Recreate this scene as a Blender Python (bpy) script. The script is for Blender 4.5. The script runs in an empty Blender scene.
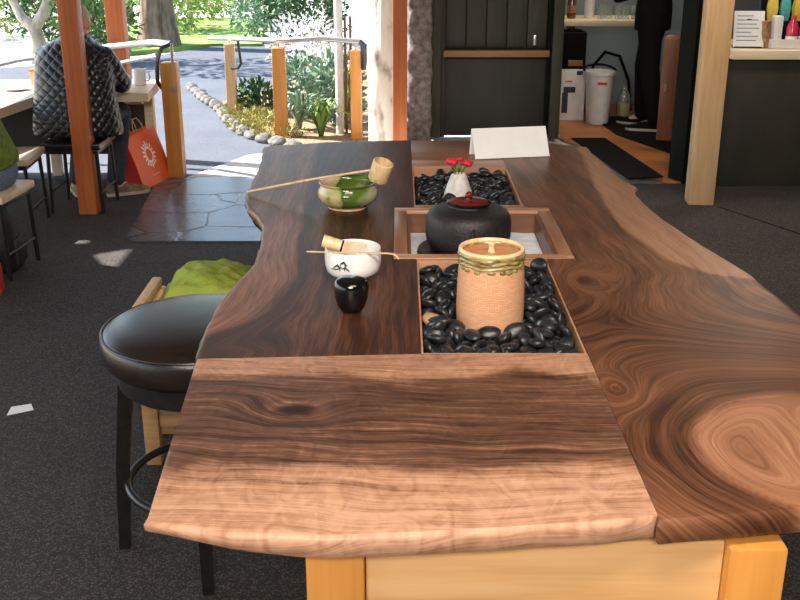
import bpy, bmesh, math, random
from mathutils import Vector, Matrix, Euler, Quaternion, noise
SC = bpy.context.scene
COL = SC.collection
PI = math.pi
R = math.radians
RNG = random.Random(7)

# ------------------------------------------------------------------ materials
def new_mat(name):
    m = bpy.data.materials.new(name); m.use_nodes = True
    nt = m.node_tree; b = nt.nodes['Principled BSDF']
    return m, nt, b

def ramp(nt, stops):
    r = nt.nodes.new('ShaderNodeValToRGB')
    el = r.color_ramp.elements
    while len(el) < len(stops): el.new(0.5)
    for e, (p, c) in zip(el, stops):
        e.position = p; e.color = (*c, 1)
    return r

def mat(name, c1, c2=None, scale=20, rough=.5, bump=0, metal=0, stretch=(1, 1, 1), detail=4, coat=0, trans=0, emit=None, spec=.5, bscale=None, lo=.35, hi=.65, rnd=False):
    m, nt, b = new_mat(name); N = nt.nodes; L = nt.links
    b.inputs['Roughness'].default_value = rough
    b.inputs['Metallic'].default_value = metal
    b.inputs['Coat Weight'].default_value = coat
    b.inputs['Coat Roughness'].default_value = .12
    b.inputs['Specular IOR Level'].default_value = spec
    if trans: b.inputs['Transmission Weight'].default_value = trans
    tc = N.new('ShaderNodeTexCoord'); mp = N.new('ShaderNodeMapping')
    mp.inputs['Scale'].default_value = stretch
    L.new(tc.outputs['Object'], mp.inputs['Vector'])
    nz = N.new('ShaderNodeTexNoise'); nz.inputs['Scale'].default_value = scale; nz.inputs['Detail'].default_value = detail
    L.new(mp.outputs['Vector'], nz.inputs['Vector'])
    src = nz.outputs['Fac']
    if rnd:
        gi = N.new('ShaderNodeNewGeometry'); mx = N.new('ShaderNodeMath'); mx.operation = 'MULTIPLY_ADD'
        L.new(gi.outputs['Random Per Island'], mx.inputs[0]); mx.inputs[1].default_value = .5
        m2 = N.new('ShaderNodeMath'); m2.operation = 'MULTIPLY'; m2.inputs[1].default_value = .5
        L.new(nz.outputs['Fac'], m2.inputs[0]); L.new(m2.outputs[0], mx.inputs[2]); src = mx.outputs[0]
    rp = ramp(nt, [(lo, c1), (hi, c2 or c1)])
    L.new(src, rp.inputs['Fac']); L.new(rp.outputs['Color'], b.inputs['Base Color'])
    if bump:
        bn = N.new('ShaderNodeBump'); bn.inputs['Strength'].default_value = bump; bn.inputs['Distance'].default_value = .01
        s = nz
        if bscale:
            s = N.new('ShaderNodeTexNoise'); s.inputs['Scale'].default_value = bscale; s.inputs['Detail'].default_value = 5
            L.new(mp.outputs['Vector'], s.inputs['Vector'])
        L.new(s.outputs['Fac'], bn.inputs['Height']); L.new(bn.outputs['Normal'], b.inputs['Normal'])
    if emit:
        b.inputs['Emission Color'].default_value = (*emit[0], 1); b.inputs['Emission Strength'].default_value = emit[1]
    return m

def plank_mat(name, c1, c2, axis=2, freq=60, rough=.5, c3=None, coat=0):
    """sawn timber: streaky grain along one axis of the object"""
    m, nt, b = new_mat(name); N = nt.nodes; L = nt.links
    st = [freq, freq, freq]; st[axis] = freq / 18
    tc = N.new('ShaderNodeTexCoord'); mp = N.new('ShaderNodeMapping'); mp.inputs['Scale'].default_value = st
    L.new(tc.outputs['Object'], mp.inputs['Vector'])
    n1 = N.new('ShaderNodeTexNoise'); n1.inputs['Scale'].default_value = 1; n1.inputs['Detail'].default_value = 5; n1.inputs['Distortion'].default_value = .4
    L.new(mp.outputs['Vector'], n1.inputs['Vector'])
    mp2 = N.new('ShaderNodeMapping'); s2 = [freq / 6] * 3; s2[axis] = freq / 60; mp2.inputs['Scale'].default_value = s2
    L.new(tc.outputs['Object'], mp2.inputs['Vector'])
    n2 = N.new('ShaderNodeTexNoise'); n2.inputs['Scale'].default_value = 1; n2.inputs['Detail'].default_value = 2
    L.new(mp2.outputs['Vector'], n2.inputs['Vector'])
    mx = N.new('ShaderNodeMix'); mx.data_type = 'FLOAT'; mx.inputs[0].default_value = .5
    L.new(n1.outputs['Fac'], mx.inputs[2]); L.new(n2.outputs['Fac'], mx.inputs[3])
    rp = ramp(nt, [(.33, c1), (.52, c2), (.68, c3 or c2)])
    L.new(mx.outputs[0], rp.inputs['Fac']); L.new(rp.outputs['Color'], b.inputs['Base Color'])
    b.inputs['Roughness'].default_value = rough; b.inputs['Coat Weight'].default_value = coat
    bn = N.new('ShaderNodeBump'); bn.inputs['Strength'].default_value = .15; bn.inputs['Distance'].default_value = .004
    L.new(n1.outputs['Fac'], bn.inputs['Height']); L.new(bn.outputs['Normal'], b.inputs['Normal'])
    return m

def walnut(name, cols, curl=0.0, rough=.36):
    """figured timber driven by the ring / tone / along fields stored on the slab's mesh"""
    m, nt, b = new_mat(name); N = nt.nodes; L = nt.links
    def attr(n):
        a = N.new('ShaderNodeAttribute'); a.attribute_name = n; return a.outputs['Fac']
    ring, tone, along = attr('ring'), attr('tone'), attr('along')
    def vec(kr, ka):
        c = N.new('ShaderNodeCombineXYZ')
        for i, (s, k) in enumerate(((ring, kr), (along, ka))):
            q = N.new('ShaderNodeMath'); q.operation = 'MULTIPLY'; q.inputs[1].default_value = k
            L.new(s, q.inputs[0]); L.new(q.outputs[0], c.inputs[i])
        return c.outputs[0]
    def nz(v, d, dist=0):
        n = N.new('ShaderNodeTexNoise'); n.inputs['Scale'].default_value = 1; n.inputs['Detail'].default_value = d
        n.inputs['Distortion'].default_value = dist; L.new(v, n.inputs['Vector']); return n.outputs['Fac']
    n1 = nz(vec(75, 3.2), 4, .3); n2 = nz(vec(320, 12), 3); n3 = nz(vec(24, 1.3), 3, .5)
    n4 = nz(vec(24, 34), 2, 1.6)
    acc = tone
    for s, k in ((n3, .55), (n1, .62), (n2, .65), (n4, curl)):
        if not k: continue
        q = N.new('ShaderNodeMath'); q.operation = 'SUBTRACT'; q.inputs[1].default_value = .5; L.new(s, q.inputs[0])
        if s is n4:
            z_ = N.new('ShaderNodeMath'); z_.operation = 'MULTIPLY'; L.new(q.outputs[0], z_.inputs[0]); L.new(tone, z_.inputs[1]); q = z_
        p = N.new('ShaderNodeMath'); p.operation = 'MULTIPLY_ADD'; p.inputs[1].default_value = k
        L.new(q.outputs[0], p.inputs[0]); L.new(acc, p.inputs[2]); acc = p.outputs[0]
    rp = ramp(nt, cols); L.new(acc, rp.inputs['Fac']); L.new(rp.outputs['Color'], b.inputs['Base Color'])
    b.inputs['Roughness'].default_value = rough
    b.inputs['Specular IOR Level'].default_value = .24
    bn = N.new('ShaderNodeBump'); bn.inputs['Strength'].default_value = .12; bn.inputs['Distance'].default_value = .002
    L.new(n1, bn.inputs['Height']); L.new(bn.outputs['Normal'], b.inputs['Normal'])
    return m

# ------------------------------------------------------------------ mesh helper
class M:
    def __init__(s): s.bm = bmesh.new()
    def box(s, c, d, rot=(0, 0, 0), bev=.003, taper=None):
        r = bmesh.ops.create_cube(s.bm, size=1); vs = r['verts']
        for v in vs:
            k = 1
            if taper and v.co.z < 0: k = taper
            v.co = Vector((v.co.x * d[0] * k, v.co.y * d[1] * k, v.co.z * d[2]))
        if bev:
            es = list({e for v in vs for e in v.link_edges})
            rr = bmesh.ops.bevel(s.bm, geom=es, offset=min(bev, min(d) * .45), segments=2, affect='EDGES', profile=.5)
            vs = list({v for f in rr['faces'] for v in f.verts} | {v for v in vs if v.is_valid})
            vs = list({w for v in vs for f in v.link_faces for w in f.verts})
        E = Euler(rot).to_matrix()
        for v in vs: v.co = E @ v.co + Vector(c)
        return s
    def rings(s, rings, closed=True, cap0=True, cap1=True):
        rows = [[s.bm.verts.new(p) for p in r] for r in rings]
        n = len(rows[0])
        for a, b in zip(rows, rows[1:]):
            for i in range(n if closed else n - 1):
                j = (i + 1) % n
                s.bm.faces.new((a[i], a[j], b[j], b[i]))
        if closed and cap0: s.bm.faces.new(list(reversed(rows[0])))
        if closed and cap1: s.bm.faces.new(rows[-1])
        return s
    def lathe(s, prof, n=32, c=(0, 0, 0), rot=None, fn=None, cap0=True, cap1=True):
        rg = []
        E = Euler(rot).to_matrix() if rot else None
        for r, z in prof:
            row = []
            for i in range(n):
                a = 2 * PI * i / n
                p = Vector((r * math.cos(a), r * math.sin(a), z))
                if fn: p = fn(p, a)
                if E: p = E @ p
                row.append(p + Vector(c))
            rg.append(row)
        return s.rings(rg, True, cap0, cap1)
    def tube(s, pts, rad, n=8, closed=False, cap=True, flat=1):
        pts = [Vector(p) for p in pts]
        if not isinstance(rad, (list, tuple)): rad = [rad] * len(pts)
        rg = []; k = len(pts); up = None
        for i, p in enumerate(pts):
            if closed: t = pts[(i + 1) % k] - pts[i - 1]
            else: t = pts[min(i + 1, k - 1)] - pts[max(i - 1, 0)]
            t.normalize()
            if up is None:
                up = Vector((0, 0, 1)) if abs(t.z) < .9 else Vector((1, 0, 0))
            x = t.cross(up).normalized(); y = x.cross(t).normalized(); up = y
            rg.append([p + x * math.cos(2 * PI * j / n) * rad[i] + y * math.sin(2 * PI * j / n) * rad[i] * flat for j in range(n)])
        if closed: rg.append(rg[0])
        if closed:
            rows = [[s.bm.verts.new(q) for q in r] for r in rg[:-1]]
            for i in range(k):
                a, b = rows[i], rows[(i + 1) % k]
                for j in range(n): s.bm.faces.new((a[j], a[(j + 1) % n], b[(j + 1) % n], b[j]))
            return s
        return s.rings(rg, True, cap, cap)
    def prism(s, poly, z0, z1, bev=0):
        b = [s.bm.verts.new((x, y, z0)) for x, y in poly]; t = [s.bm.verts.new((x, y, z1)) for x, y in poly]
        n = len(poly)
        fs = [s.bm.faces.new(t), s.bm.faces.new(list(reversed(b)))]
        for i in range(n): fs.append(s.bm.faces.new((b[i], b[(i + 1) % n], t[(i + 1) % n], t[i])))
        if bev:
            es = list({e for f in fs for e in f.edges})
            bmesh.ops.bevel(s.bm, geom=es, offset=bev, segments=2, affect='EDGES', profile=.5)
        return s
    def ball(s, c, r, n=16, rot=(0, 0, 0)):
        if not isinstance(r, (list, tuple)): r = (r, r, r)
        mt = Matrix.Translation(c) @ Euler(rot).to_matrix().to_4x4() @ Matrix.Diagonal((*r, 1))
        bmesh.ops.create_uvsphere(s.bm, u_segments=n, v_segments=max(6, n // 2 + 2), radius=1, matrix=mt)
        return s
    def grid(s, f, nu, nv):
        g = [[s.bm.verts.new(f(i / nu, j / nv)) for j in range(nv + 1)] for i in range(nu + 1)]
        for i in range(nu):
            for j in range(nv): s.bm.faces.new((g[i][j], g[i + 1][j], g[i + 1][j + 1], g[i][j + 1]))
        return s
    def mesh(s, name, m=None, angle=38, smooth=True, fix=True):
        if fix: bmesh.ops.recalc_face_normals(s.bm, faces=s.bm.faces)
        me = bpy.data.meshes.new(name); s.bm.to_mesh(me); s.bm.free()
        if m: me.materials.append(m)
        if smooth:
            me.shade_smooth(); me.set_sharp_from_angle(angle=R(angle))
        return me
    def build(s, name, m, parent=None, loc=(0, 0, 0), rot=(0, 0, 0), angle=38, smooth=True, fix=True):
        o = bpy.data.objects.new(name, s.mesh(name, m, angle, smooth, fix)); COL.objects.link(o)
        o.location = loc; o.rotation_euler = rot
        if parent: o.parent = parent
        return o

def tag(o, label=None, cat=None, group=None, kind=None):
    if label: o['label'] = label
    if cat: o['category'] = cat
    if group: o['group'] = group
    if kind: o['kind'] = kind
    return o
def thing(name, label, cat, loc=(0, 0, 0), rz=0, group=None):
    o = bpy.data.objects.new(name, None); COL.objects.link(o); o.empty_display_size = .1
    o.location = loc; o.rotation_euler = (0, 0, rz)
    return tag(o, label, cat, group)
def struct(o, label=None):
    o['kind'] = 'structure'
    if label: o['label'] = label
    return o
def copy_tree(o, loc=None, rz=None, label=None, parent=None):
    kids = list(o.children)
    c = o.copy(); COL.objects.link(c)
    if parent: c.parent = parent
    if loc is not None: c.location = loc
    if rz is not None: c.rotation_euler = (0, 0, rz)
    if label: c['label'] = label
    for k in kids: copy_tree(k, parent=c)
    return c
def remeshed(m, vox, name, material, parent=None, loc=(0, 0, 0), rz=0, smooth_it=6):
    """fuse the overlapping shapes of one body or garment into one continuous skin"""
    me = m.mesh(name + '_raw'); o = bpy.data.objects.new('tmp', me); COL.objects.link(o)
    r = o.modifiers.new('r', 'REMESH'); r.mode = 'VOXEL'; r.voxel_size = vox
    if smooth_it:
        sm = o.modifiers.new('s', 'SMOOTH'); sm.iterations = smooth_it; sm.factor = .5
    dg = bpy.context.evaluated_depsgraph_get(); dg.update()
    out = bpy.data.meshes.new_from_object(o.evaluated_get(dg))
    bpy.data.objects.remove(o); bpy.data.meshes.remove(me)
    out.name = name; out.materials.clear(); out.materials.append(material); out.shade_smooth()
    b = bpy.data.objects.new(name, out); COL.objects.link(b)
    b.location = loc; b.rotation_euler = (0, 0, rz)
    if parent: b.parent = parent
    return b
def smooth(a, b, x):
    t = min(1, max(0, (x - a) / (b - a))); return t * t * (3 - 2 * t)
def interp(tab, t):
    if t <= tab[0][0]: return tab[0][1]
    for (a, x), (b, y) in zip(tab, tab[1:]):
        if t <= b: return x + (y - x) * (t - a) / (b - a) if b > a else y
    return tab[-1][1]
def nz(x, y, s, seed=0): return noise.noise(Vector((x * s, y * s, seed * 7.3)))

# colours
MT = {}
MT['asphalt'] = None
WD = (.42, .19, .07)
MT['fir_orange'] = plank_mat('orange_fir', (.36, .085, .022), (.47, .125, .035), 2, 50, .5, (.55, .17, .05))
MT['fir_pale'] = plank_mat('pale_fir_post', (.50, .30, .15), (.62, .40, .21), 2, 60, .5, (.68, .46, .26))
MT['pine'] = plank_mat('clear_pine_panel', (.46, .23, .085), (.60, .35, .15), 0, 44, .45, (.66, .43, .22))
MT['pine_post'] = plank_mat('golden_pine_post', (.44, .165, .030), (.54, .235, .048), 2, 60, .42, (.58, .27, .065))
MT['counter_wood'] = plank_mat('counter_timber', (.66, .50, .32), (.78, .64, .46), 0, 40, .35, (.82, .70, .54))
MT['counter_side'] = plank_mat('counter_timber_lengthwise', (.52, .33, .16), (.66, .46, .26), 1, 40, .35, (.72, .54, .34))
MT['walnut_x'] = plank_mat('walnut_strip', (.13, .055, .028), (.24, .11, .058), 0, 60, .35, (.34, .17, .09))
MT['walnut_light'] = plank_mat('pale_walnut_strip', (.30, .14, .07), (.42, .22, .12), 0, 60, .35, (.50, .28, .16))
MT['walnut_y'] = plank_mat('walnut_strip_lengthwise', (.16, .07, .033), (.27, .13, .07), 1, 60, .35, (.36, .19, .10))
MT['walnut_pit'] = plank_mat('hearth_lining', (.09, .035, .02), (.15, .065, .035), 0, 60, .4, (.2, .09, .05))
MT['pebble'] = mat('black_pebble', (.006, .007, .009), (.022, .025, .029), 60, .34, spec=.5)
MT['pebble_tan'] = mat('tan_pebble', (.30, .18, .09), (.45, .29, .16), 60, .35)
MT['iron'] = mat('cast_iron', (.009, .0085, .010), (.019, .016, .017), 90, .5, .25, bscale=220)
MT['lacquer_red'] = mat('red_lacquer', (.10, .012, .009), (.15, .016, .011), 30, .2)
MT['lacquer_black'] = mat('black_lacquer', (.004, .004, .005), (.006, .006, .007), 30, .08, spec=.6)
MT['black_metal'] = mat('black_metal', (.008, .008, .009), (.014, .014, .015), 60, .35)
MT['steel'] = mat('brushed_steel', (.55, .56, .58), (.66, .67, .69), 60, .3, metal=.9)
MT['leather'] = mat('black_leather', (.012, .008, .007), (.020, .013, .011), 40, .28, .12, bscale=260, spec=.6)
MT['black_wood'] = mat('black_painted_wood', (.008, .007, .007), (.014, .012, .012), 40, .3)
MT['white_card'] = mat('white_card', (.86, .87, .88), (.9, .9, .9), 30, .6)
MT['paper'] = mat('printed_paper', (.80, .84, .90), (.86, .89, .93), 30, .6)
MT['ink'] = mat('grey_ink', (.16, .17, .20), (.22, .23, .26), 30, .7)
MT['black_ink'] = mat('black_ink', (.02, .02, .03), (.04, .04, .06), 30, .7)
MT['bamboo'] = mat('bamboo', (.66, .44, .22), (.80, .60, .36), 30, .4, stretch=(4, 1, 1))
MT['bamboo_red'] = mat('red_brown_bamboo_lid', (.42, .17, .07), (.55, .26, .12), 30, .4, stretch=(1, 6, 1))
MT['clay'] = mat('woven_clay', (.58, .34, .19), (.72, .47, .29), 45, .65)
MT['olive_glaze'] = mat('olive_glaze', (.10, .075, .018), (.42, .34, .13), 60, .25, stretch=(1, 1, 5))
MT['white_glaze'] = mat('white_glaze', (.78, .78, .77), (.86, .86, .85), 25, .25)
MT['vase_glaze'] = mat('pale_stoneware', (.50, .49, .47), (.70, .69, .67), 60, .5, .2)
MT['petal'] = mat('red_petals', (.55, .01, .03), (.75, .03, .06), 80, .5)
MT['leaf_dark'] = mat('deep_green_leaf', (.015, .05, .012), (.05, .14, .03), 8, .45, rnd=True, lo=.2, hi=.8)
MT['leaf_mid'] = mat('green_leaf', (.05, .13, .022), (.17, .30, .06), 8, .45, rnd=True, lo=.2, hi=.8)
MT['leaf_lime'] = mat('lime_leaf', (.16, .26, .04), (.40, .50, .12), 8, .45, rnd=True, lo=.2, hi=.8)
MT['leaf_grey'] = mat('grey_green_leaf', (.10, .19, .12), (.28, .40, .28), 8, .45, rnd=True, lo=.2, hi=.8)
MT['leaf_yellow'] = mat('yellow_ground_leaf', (.20, .21, .05), (.44, .40, .15), 8, .5, rnd=True, lo=.2, hi=.8)
MT['blossom'] = mat('white_blossom', (.75, .73, .70), (.85, .83, .80), 8, .5, rnd=True)
MT['grass'] = mat('lawn_grass', (.10, .20, .03), (.24, .36, .07), 3, .8, .3, bscale=80)
MT['bark'] = mat('brown_bark', (.10, .065, .045), (.30, .22, .16), 14, .9, .9, stretch=(1, 1, .25))
MT['bark_pale'] = mat('pale_bark', (.30, .25, .19), (.55, .48, .38), 10, .9, .6, stretch=(1, 1, .4))
MT['driftwood'] = mat('weathered_log', (.20, .15, .12), (.78, .74, .68), 11, .9, 1, stretch=(1, 1, .4), lo=.33, hi=.5)
MT['stone_col'] = mat('rough_stone', (.10, .085, .085), (.24, .20, .20), 22, .9, 1, detail=8)
MT['curb'] = mat('grey_stone', (.07, .068, .064), (.20, .19, .175), 22, .9, .8)
MT['green_paint'] = mat('dark_green_paint', (.020, .021, .012), (.030, .031, .018), 6, .6, stretch=(6, 6, .5))
MT['green_black'] = mat('blackened_green_paint', (.011, .011, .008), (.017, .016, .012), 6, .6, stretch=(3, 3, .5))
MT['black_paint'] = mat('black_paint', (.003, .004, .003), (.006, .007, .006), 6, .75, spec=.1)
MT['rail_wood'] = plank_mat('varnished_rail', (.16, .075, .03), (.24, .12, .05), 0, 60, .45)
MT['halfdoor'] = plank_mat('red_brown_panel', (.10, .03, .012), (.16, .05, .02), 2, 40, .4, (.20, .075, .034))
MT['kitchen_floor'] = plank_mat('orange_floorboards', (.28, .085, .018), (.42, .15, .04), 0, 24, .45, (.48, .19, .055))
MT['mat_black'] = mat('black_rubber', (.003, .003, .003), (.006, .006, .006), 90, .9, .3, spec=.15)
MT['wall_blue'] = mat('grey_blue_paint', (.15, .20, .24), (.19, .24, .28), 3, .7)
MT['wall_dark'] = mat('brown_black_board', (.018, .017, .011), (.027, .025, .017), 9, .65, stretch=(1, 1, .3))
MT['ceiling'] = mat('stained_ceiling_boards', (.16, .11, .07), (.22, .16, .10), 5, .7)
MT['plastic_white'] = mat('white_plastic', (.62, .63, .66), (.70, .71, .73), 20, .4)
MT['box_white'] = mat('white_carton', (.62, .60, .62), (.70, .68, .70), 20, .6)
MT['red_print'] = mat('red_print', (.55, .02, .02), (.6, .03, .03), 20, .5)
MT['denim'] = mat('dark_denim', (.012, .016, .030), (.028, .036, .060), 120, .85)
MT['denim_light'] = mat('faded_denim', (.10, .14, .24), (.18, .23, .34), 120, .85)
MT['black_cloth'] = mat('black_cloth', (.003, .003, .0035), (.006, .006, .007), 120, .9, spec=.15)
MT['skin'] = mat('skin', (.55, .28, .20), (.66, .36, .26), 12, .5)
MT['hair'] = mat('cropped_grey_hair', (.52, .34, .27), (.66, .46, .38), 90, .7)
MT['hair_dark'] = mat('dark_hair', (.02, .014, .010), (.04, .028, .02), 90, .6)
MT['green_cloth'] = mat('lime_green_cloth', (.23, .31, .03), (.34, .41, .06), 9, .85, .35, bscale=140)
MT['green_knit'] = mat('moss_green_knit', (.10, .16, .012), (.18, .26, .03), 40, .9, .5)
MT['bag_orange'] = mat('orange_bag_paper', (.80, .115, .022), (.86, .14, .03), 6, .5)
MT['bag_red'] = mat('red_bag_paper', (.45, .025, .02), (.55, .035, .025), 6, .5)
MT['nylon'] = mat('black_nylon', (.010, .009, .011), (.022, .018, .022), 30, .6, .2)
MT['shoe'] = mat('brown_suede', (.12, .09, .06), (.24, .19, .13), 40, .8)
MT['rubber_pale'] = mat('pale_sole', (.35, .32, .26), (.45, .42, .35), 40, .7)
MT['ash'] = mat('pale_ash', (.70, .77, .84), (.82, .87, .92), 60, .6, .3)
MT['yellow'] = mat('amber_fill', (.65, .40, .05), (.75, .5, .1), 20, .3)
MT['brown_glass'] = mat('brown_bottle', (.10, .035, .012), (.16, .06, .02), 20, .12, spec=.6)
MT['glass'] = mat('clear_glass', (.9, .95, .95), (.95, 1, 1), 20, .04, trans=.9)
MT['pink_drink'] = mat('pink_drink_bottle', (.55, .03, .10), (.70, .06, .14), 20, .15)
MT['snack_yellow'] = mat('yellow_wrap', (.75, .55, .06), (.82, .66, .15), 40, .3)
MT['snack_teal'] = mat('teal_wrap', (.05, .35, .38), (.12, .48, .48), 40, .3)
MT['snack_red'] = mat('red_wrap', (.60, .03, .05), (.72, .10, .09), 40, .3)
MT['snack_brown'] = mat('brown_wrap', (.16, .06, .03), (.40, .22, .14), 40, .3)

def quilt_mat():
    m, nt, b = new_mat('black_quilted_nylon'); N = nt.nodes; L = nt.links
    b.inputs['Roughness'].default_value = .34; b.inputs['Specular IOR Level'].default_value = .6
    b.inputs['Base Color'].default_value = (.007, .009, .014, 1)
    tc = N.new('ShaderNodeTexCoord'); sp = N.new('ShaderNodeSeparateXYZ'); L.new(tc.outputs['Object'], sp.inputs[0])
    def tri(sgn):
        a = N.new('ShaderNodeMath'); a.operation = 'MULTIPLY_ADD'; a.inputs[1].default_value = sgn * 1.0
        L.new(sp.outputs['X'], a.inputs[0]); L.new(sp.outputs['Z'], a.inputs[2])
        y = N.new('ShaderNodeMath'); y.operation = 'MULTIPLY_ADD'; y.inputs[1].default_value = .5 * sgn
        L.new(sp.outputs['Y'], y.inputs[0]); L.new(a.outputs[0], y.inputs[2])
        p = N.new('ShaderNodeMath'); p.operation = 'PINGPONG'; p.inputs[1].default_value = .031
        L.new(y.outputs[0], p.inputs[0])
        q = N.new('ShaderNodeMath'); q.operation = 'DIVIDE'; q.inputs[1].default_value = .031; L.new(p.outputs[0], q.inputs[0])
        w = N.new('ShaderNodeMath'); w.operation = 'POWER'; w.inputs[1].default_value = .22; L.new(q.outputs[0], w.inputs[0])
        return w.outputs[0]
    mi = N.new('ShaderNodeMath'); mi.operation = 'MULTIPLY'; L.new(tri(1), mi.inputs[0]); L.new(tri(-1), mi.inputs[1])
    bn = N.new('ShaderNodeBump'); bn.inputs['Strength'].default_value = 1; bn.inputs['Distance'].default_value = .009
    L.new(mi.outputs[0], bn.inputs['Height']); L.new(bn.outputs['Normal'], b.inputs['Normal'])
    return m
MT['quilt'] = quilt_mat()

def floor_mat(name, c1, c2, speck, rough, scale=260, big=2.2):
    m, nt, b = new_mat(name); N = nt.nodes; L = nt.links
    tc = N.new('ShaderNodeTexCoord')
    n1 = N.new('ShaderNodeTexNoise'); n1.inputs['Scale'].default_value = big; n1.inputs['Detail'].default_value = 6
    n2 = N.new('ShaderNodeTexVoronoi'); n2.inputs['Scale'].default_value = scale * .95
    n3 = N.new('ShaderNodeTexNoise'); n3.inputs['Scale'].default_value = scale * .55; n3.inputs['Detail'].default_value = 6; n3.inputs['Roughness'].default_value = .75
    for n in (n1, n2, n3): L.new(tc.outputs['Object'], n.inputs['Vector'])
    r1 = ramp(nt, [(.3, c1), (.7, c2)]); L.new(n1.outputs['Fac'], r1.inputs['Fac'])
    r2 = ramp(nt, [(.60, (0, 0, 0)), (1.0, (1, 1, 1))]); sx = N.new('ShaderNodeSeparateXYZ'); L.new(n2.outputs['Color'], sx.inputs[0]); L.new(sx.outputs[0], r2.inputs['Fac'])
    mx = N.new('ShaderNodeMix'); mx.data_type = 'RGBA'; mx.inputs[7].default_value = (*speck, 1)
    L.new(r2.outputs['Color'], mx.inputs[0]); L.new(r1.outputs['Color'], mx.inputs[6])
    L.new(mx.outputs[2], b.inputs['Base Color']); b.inputs['Roughness'].default_value = rough
    bn = N.new('ShaderNodeBump'); bn.inputs['Strength'].default_value = .5; bn.inputs['Distance'].default_value = .004
    L.new(n3.outputs['Fac'], bn.inputs['Height']); L.new(bn.outputs['Normal'], b.inputs['Normal'])
    return m
MT['asphalt'] = floor_mat('dark_aggregate_floor', (.012, .0098, .009), (.026, .0215, .019), (.11, .096, .086), .85)
MT['path'] = floor_mat('worn_asphalt_path', (.050, .060, .086), (.078, .092, .124), (.12, .135, .165), .85, 180)
MT['gravel'] = floor_mat('pale_gravel', (.42, .40, .36), (.56, .54, .50), (.66, .64, .60), .9, 60)
MT['soil'] = floor_mat('mulch', (.14, .09, .05), (.26, .18, .10), (.40, .30, .18), .95, 90)
MT['sun_patch_paving'] = floor_mat('painted_sun_patch', (.45, .43, .40), (.58, .56, .53), (.62, .60, .58), .7, 90)  # sunlight painted in as a paler stone colour

def slate_mat():
    m, nt, b = new_mat('blue_grey_slate'); N = nt.nodes; L = nt.links
    tc = N.new('ShaderNodeTexCoord')
    n0 = N.new('ShaderNodeTexNoise'); n0.inputs['Scale'].default_value = 2.5; n0.inputs['Detail'].default_value = 2
    L.new(tc.outputs['Object'], n0.inputs['Vector'])
    mp = N.new('ShaderNodeVectorMath'); mp.operation = 'MULTIPLY_ADD'; mp.inputs[1].default_value = (.16, .16, .16)
    L.new(n0.outputs['Color'], mp.inputs[0]); L.new(tc.outputs['Object'], mp.inputs[2])
    br = N.new('ShaderNodeTexVoronoi'); br.feature = 'DISTANCE_TO_EDGE'; br.inputs['Scale'].default_value = 2.3; br.inputs['Randomness'].default_value = .75
    vc = N.new('ShaderNodeTexVoronoi'); vc.inputs['Scale'].default_value = 2.3; vc.inputs['Randomness'].default_value = .75
    L.new(mp.outputs[0], br.inputs['Vector']); L.new(mp.outputs[0], vc.inputs['Vector'])
    n1 = N.new('ShaderNodeTexNoise'); n1.inputs['Scale'].default_value = 9; n1.inputs['Detail'].default_value = 6
    L.new(tc.outputs['Object'], n1.inputs['Vector'])
    sx = N.new('ShaderNodeSeparateXYZ'); L.new(vc.outputs['Color'], sx.inputs[0])
    ad = N.new('ShaderNodeMath'); ad.operation = 'ADD'; L.new(sx.outputs[0], ad.inputs[0]); L.new(n1.outputs['Fac'], ad.inputs[1])
    r1 = ramp(nt, [(.4, (.055, .066, .082)), (1.0, (.12, .135, .155))]); L.new(ad.outputs[0], r1.inputs['Fac'])
    r2 = ramp(nt, [(.0, (0, 0, 0)), (.025, (1, 1, 1))]); L.new(br.outputs['Distance'], r2.inputs['Fac'])
    mx = N.new('ShaderNodeMix'); mx.data_type = 'RGBA'; mx.inputs[6].default_value = (.03, .028, .027, 1)
    L.new(r2.outputs['Color'], mx.inputs[0]); L.new(r1.outputs['Color'], mx.inputs[7]); L.new(mx.outputs[2], b.inputs['Base Color'])
    b.inputs['Roughness'].default_value = .26
    b.inputs['Specular IOR Level'].default_value = .8
    bn = N.new('ShaderNodeBump'); bn.inputs['Strength'].default_value = .35; bn.inputs['Distance'].default_value = .006
    mm = N.new('ShaderNodeMath'); mm.operation = 'MULTIPLY_ADD'; mm.inputs[1].default_value = .4
    L.new(n1.outputs['Fac'], mm.inputs[0]); L.new(r2.outputs['Color'], mm.inputs[2])
    L.new(mm.outputs[0], bn.inputs['Height']); L.new(bn.outputs['Normal'], b.inputs['Normal'])
    return m
MT['slate'] = slate_mat()

def bowl_glaze():
    m, nt, b = new_mat('green_and_cream_glaze'); N = nt.nodes; L = nt.links
    tc = N.new('ShaderNodeTexCoord'); n = N.new('ShaderNodeTexNoise'); n.inputs['Scale'].default_value = 13; n.inputs['Detail'].default_value = 3
    L.new(tc.outputs['Object'], n.inputs['Vector'])
    sp = N.new('ShaderNodeSeparateXYZ'); L.new(tc.outputs['Object'], sp.inputs[0])
    a = N.new('ShaderNodeMath'); a.operation = 'MULTIPLY_ADD'; a.inputs[1].default_value = 4.5
    L.new(sp.outputs['X'], a.inputs[0]); L.new(n.outputs['Fac'], a.inputs[2])
    r = ramp(nt, [(.20, (.55, .42, .30)), (.34, (.34, .33, .12)), (.42, (.04, .085, .012)), (.72, (.085, .145, .025)), (.90, (.34, .34, .22))])
    L.new(a.outputs[0], r.inputs['Fac']); L.new(r.outputs['Color'], b.inputs['Base Color']); b.inputs['Roughness'].default_value = .12
    return m
MT['bowl_glaze'] = bowl_glaze()
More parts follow.
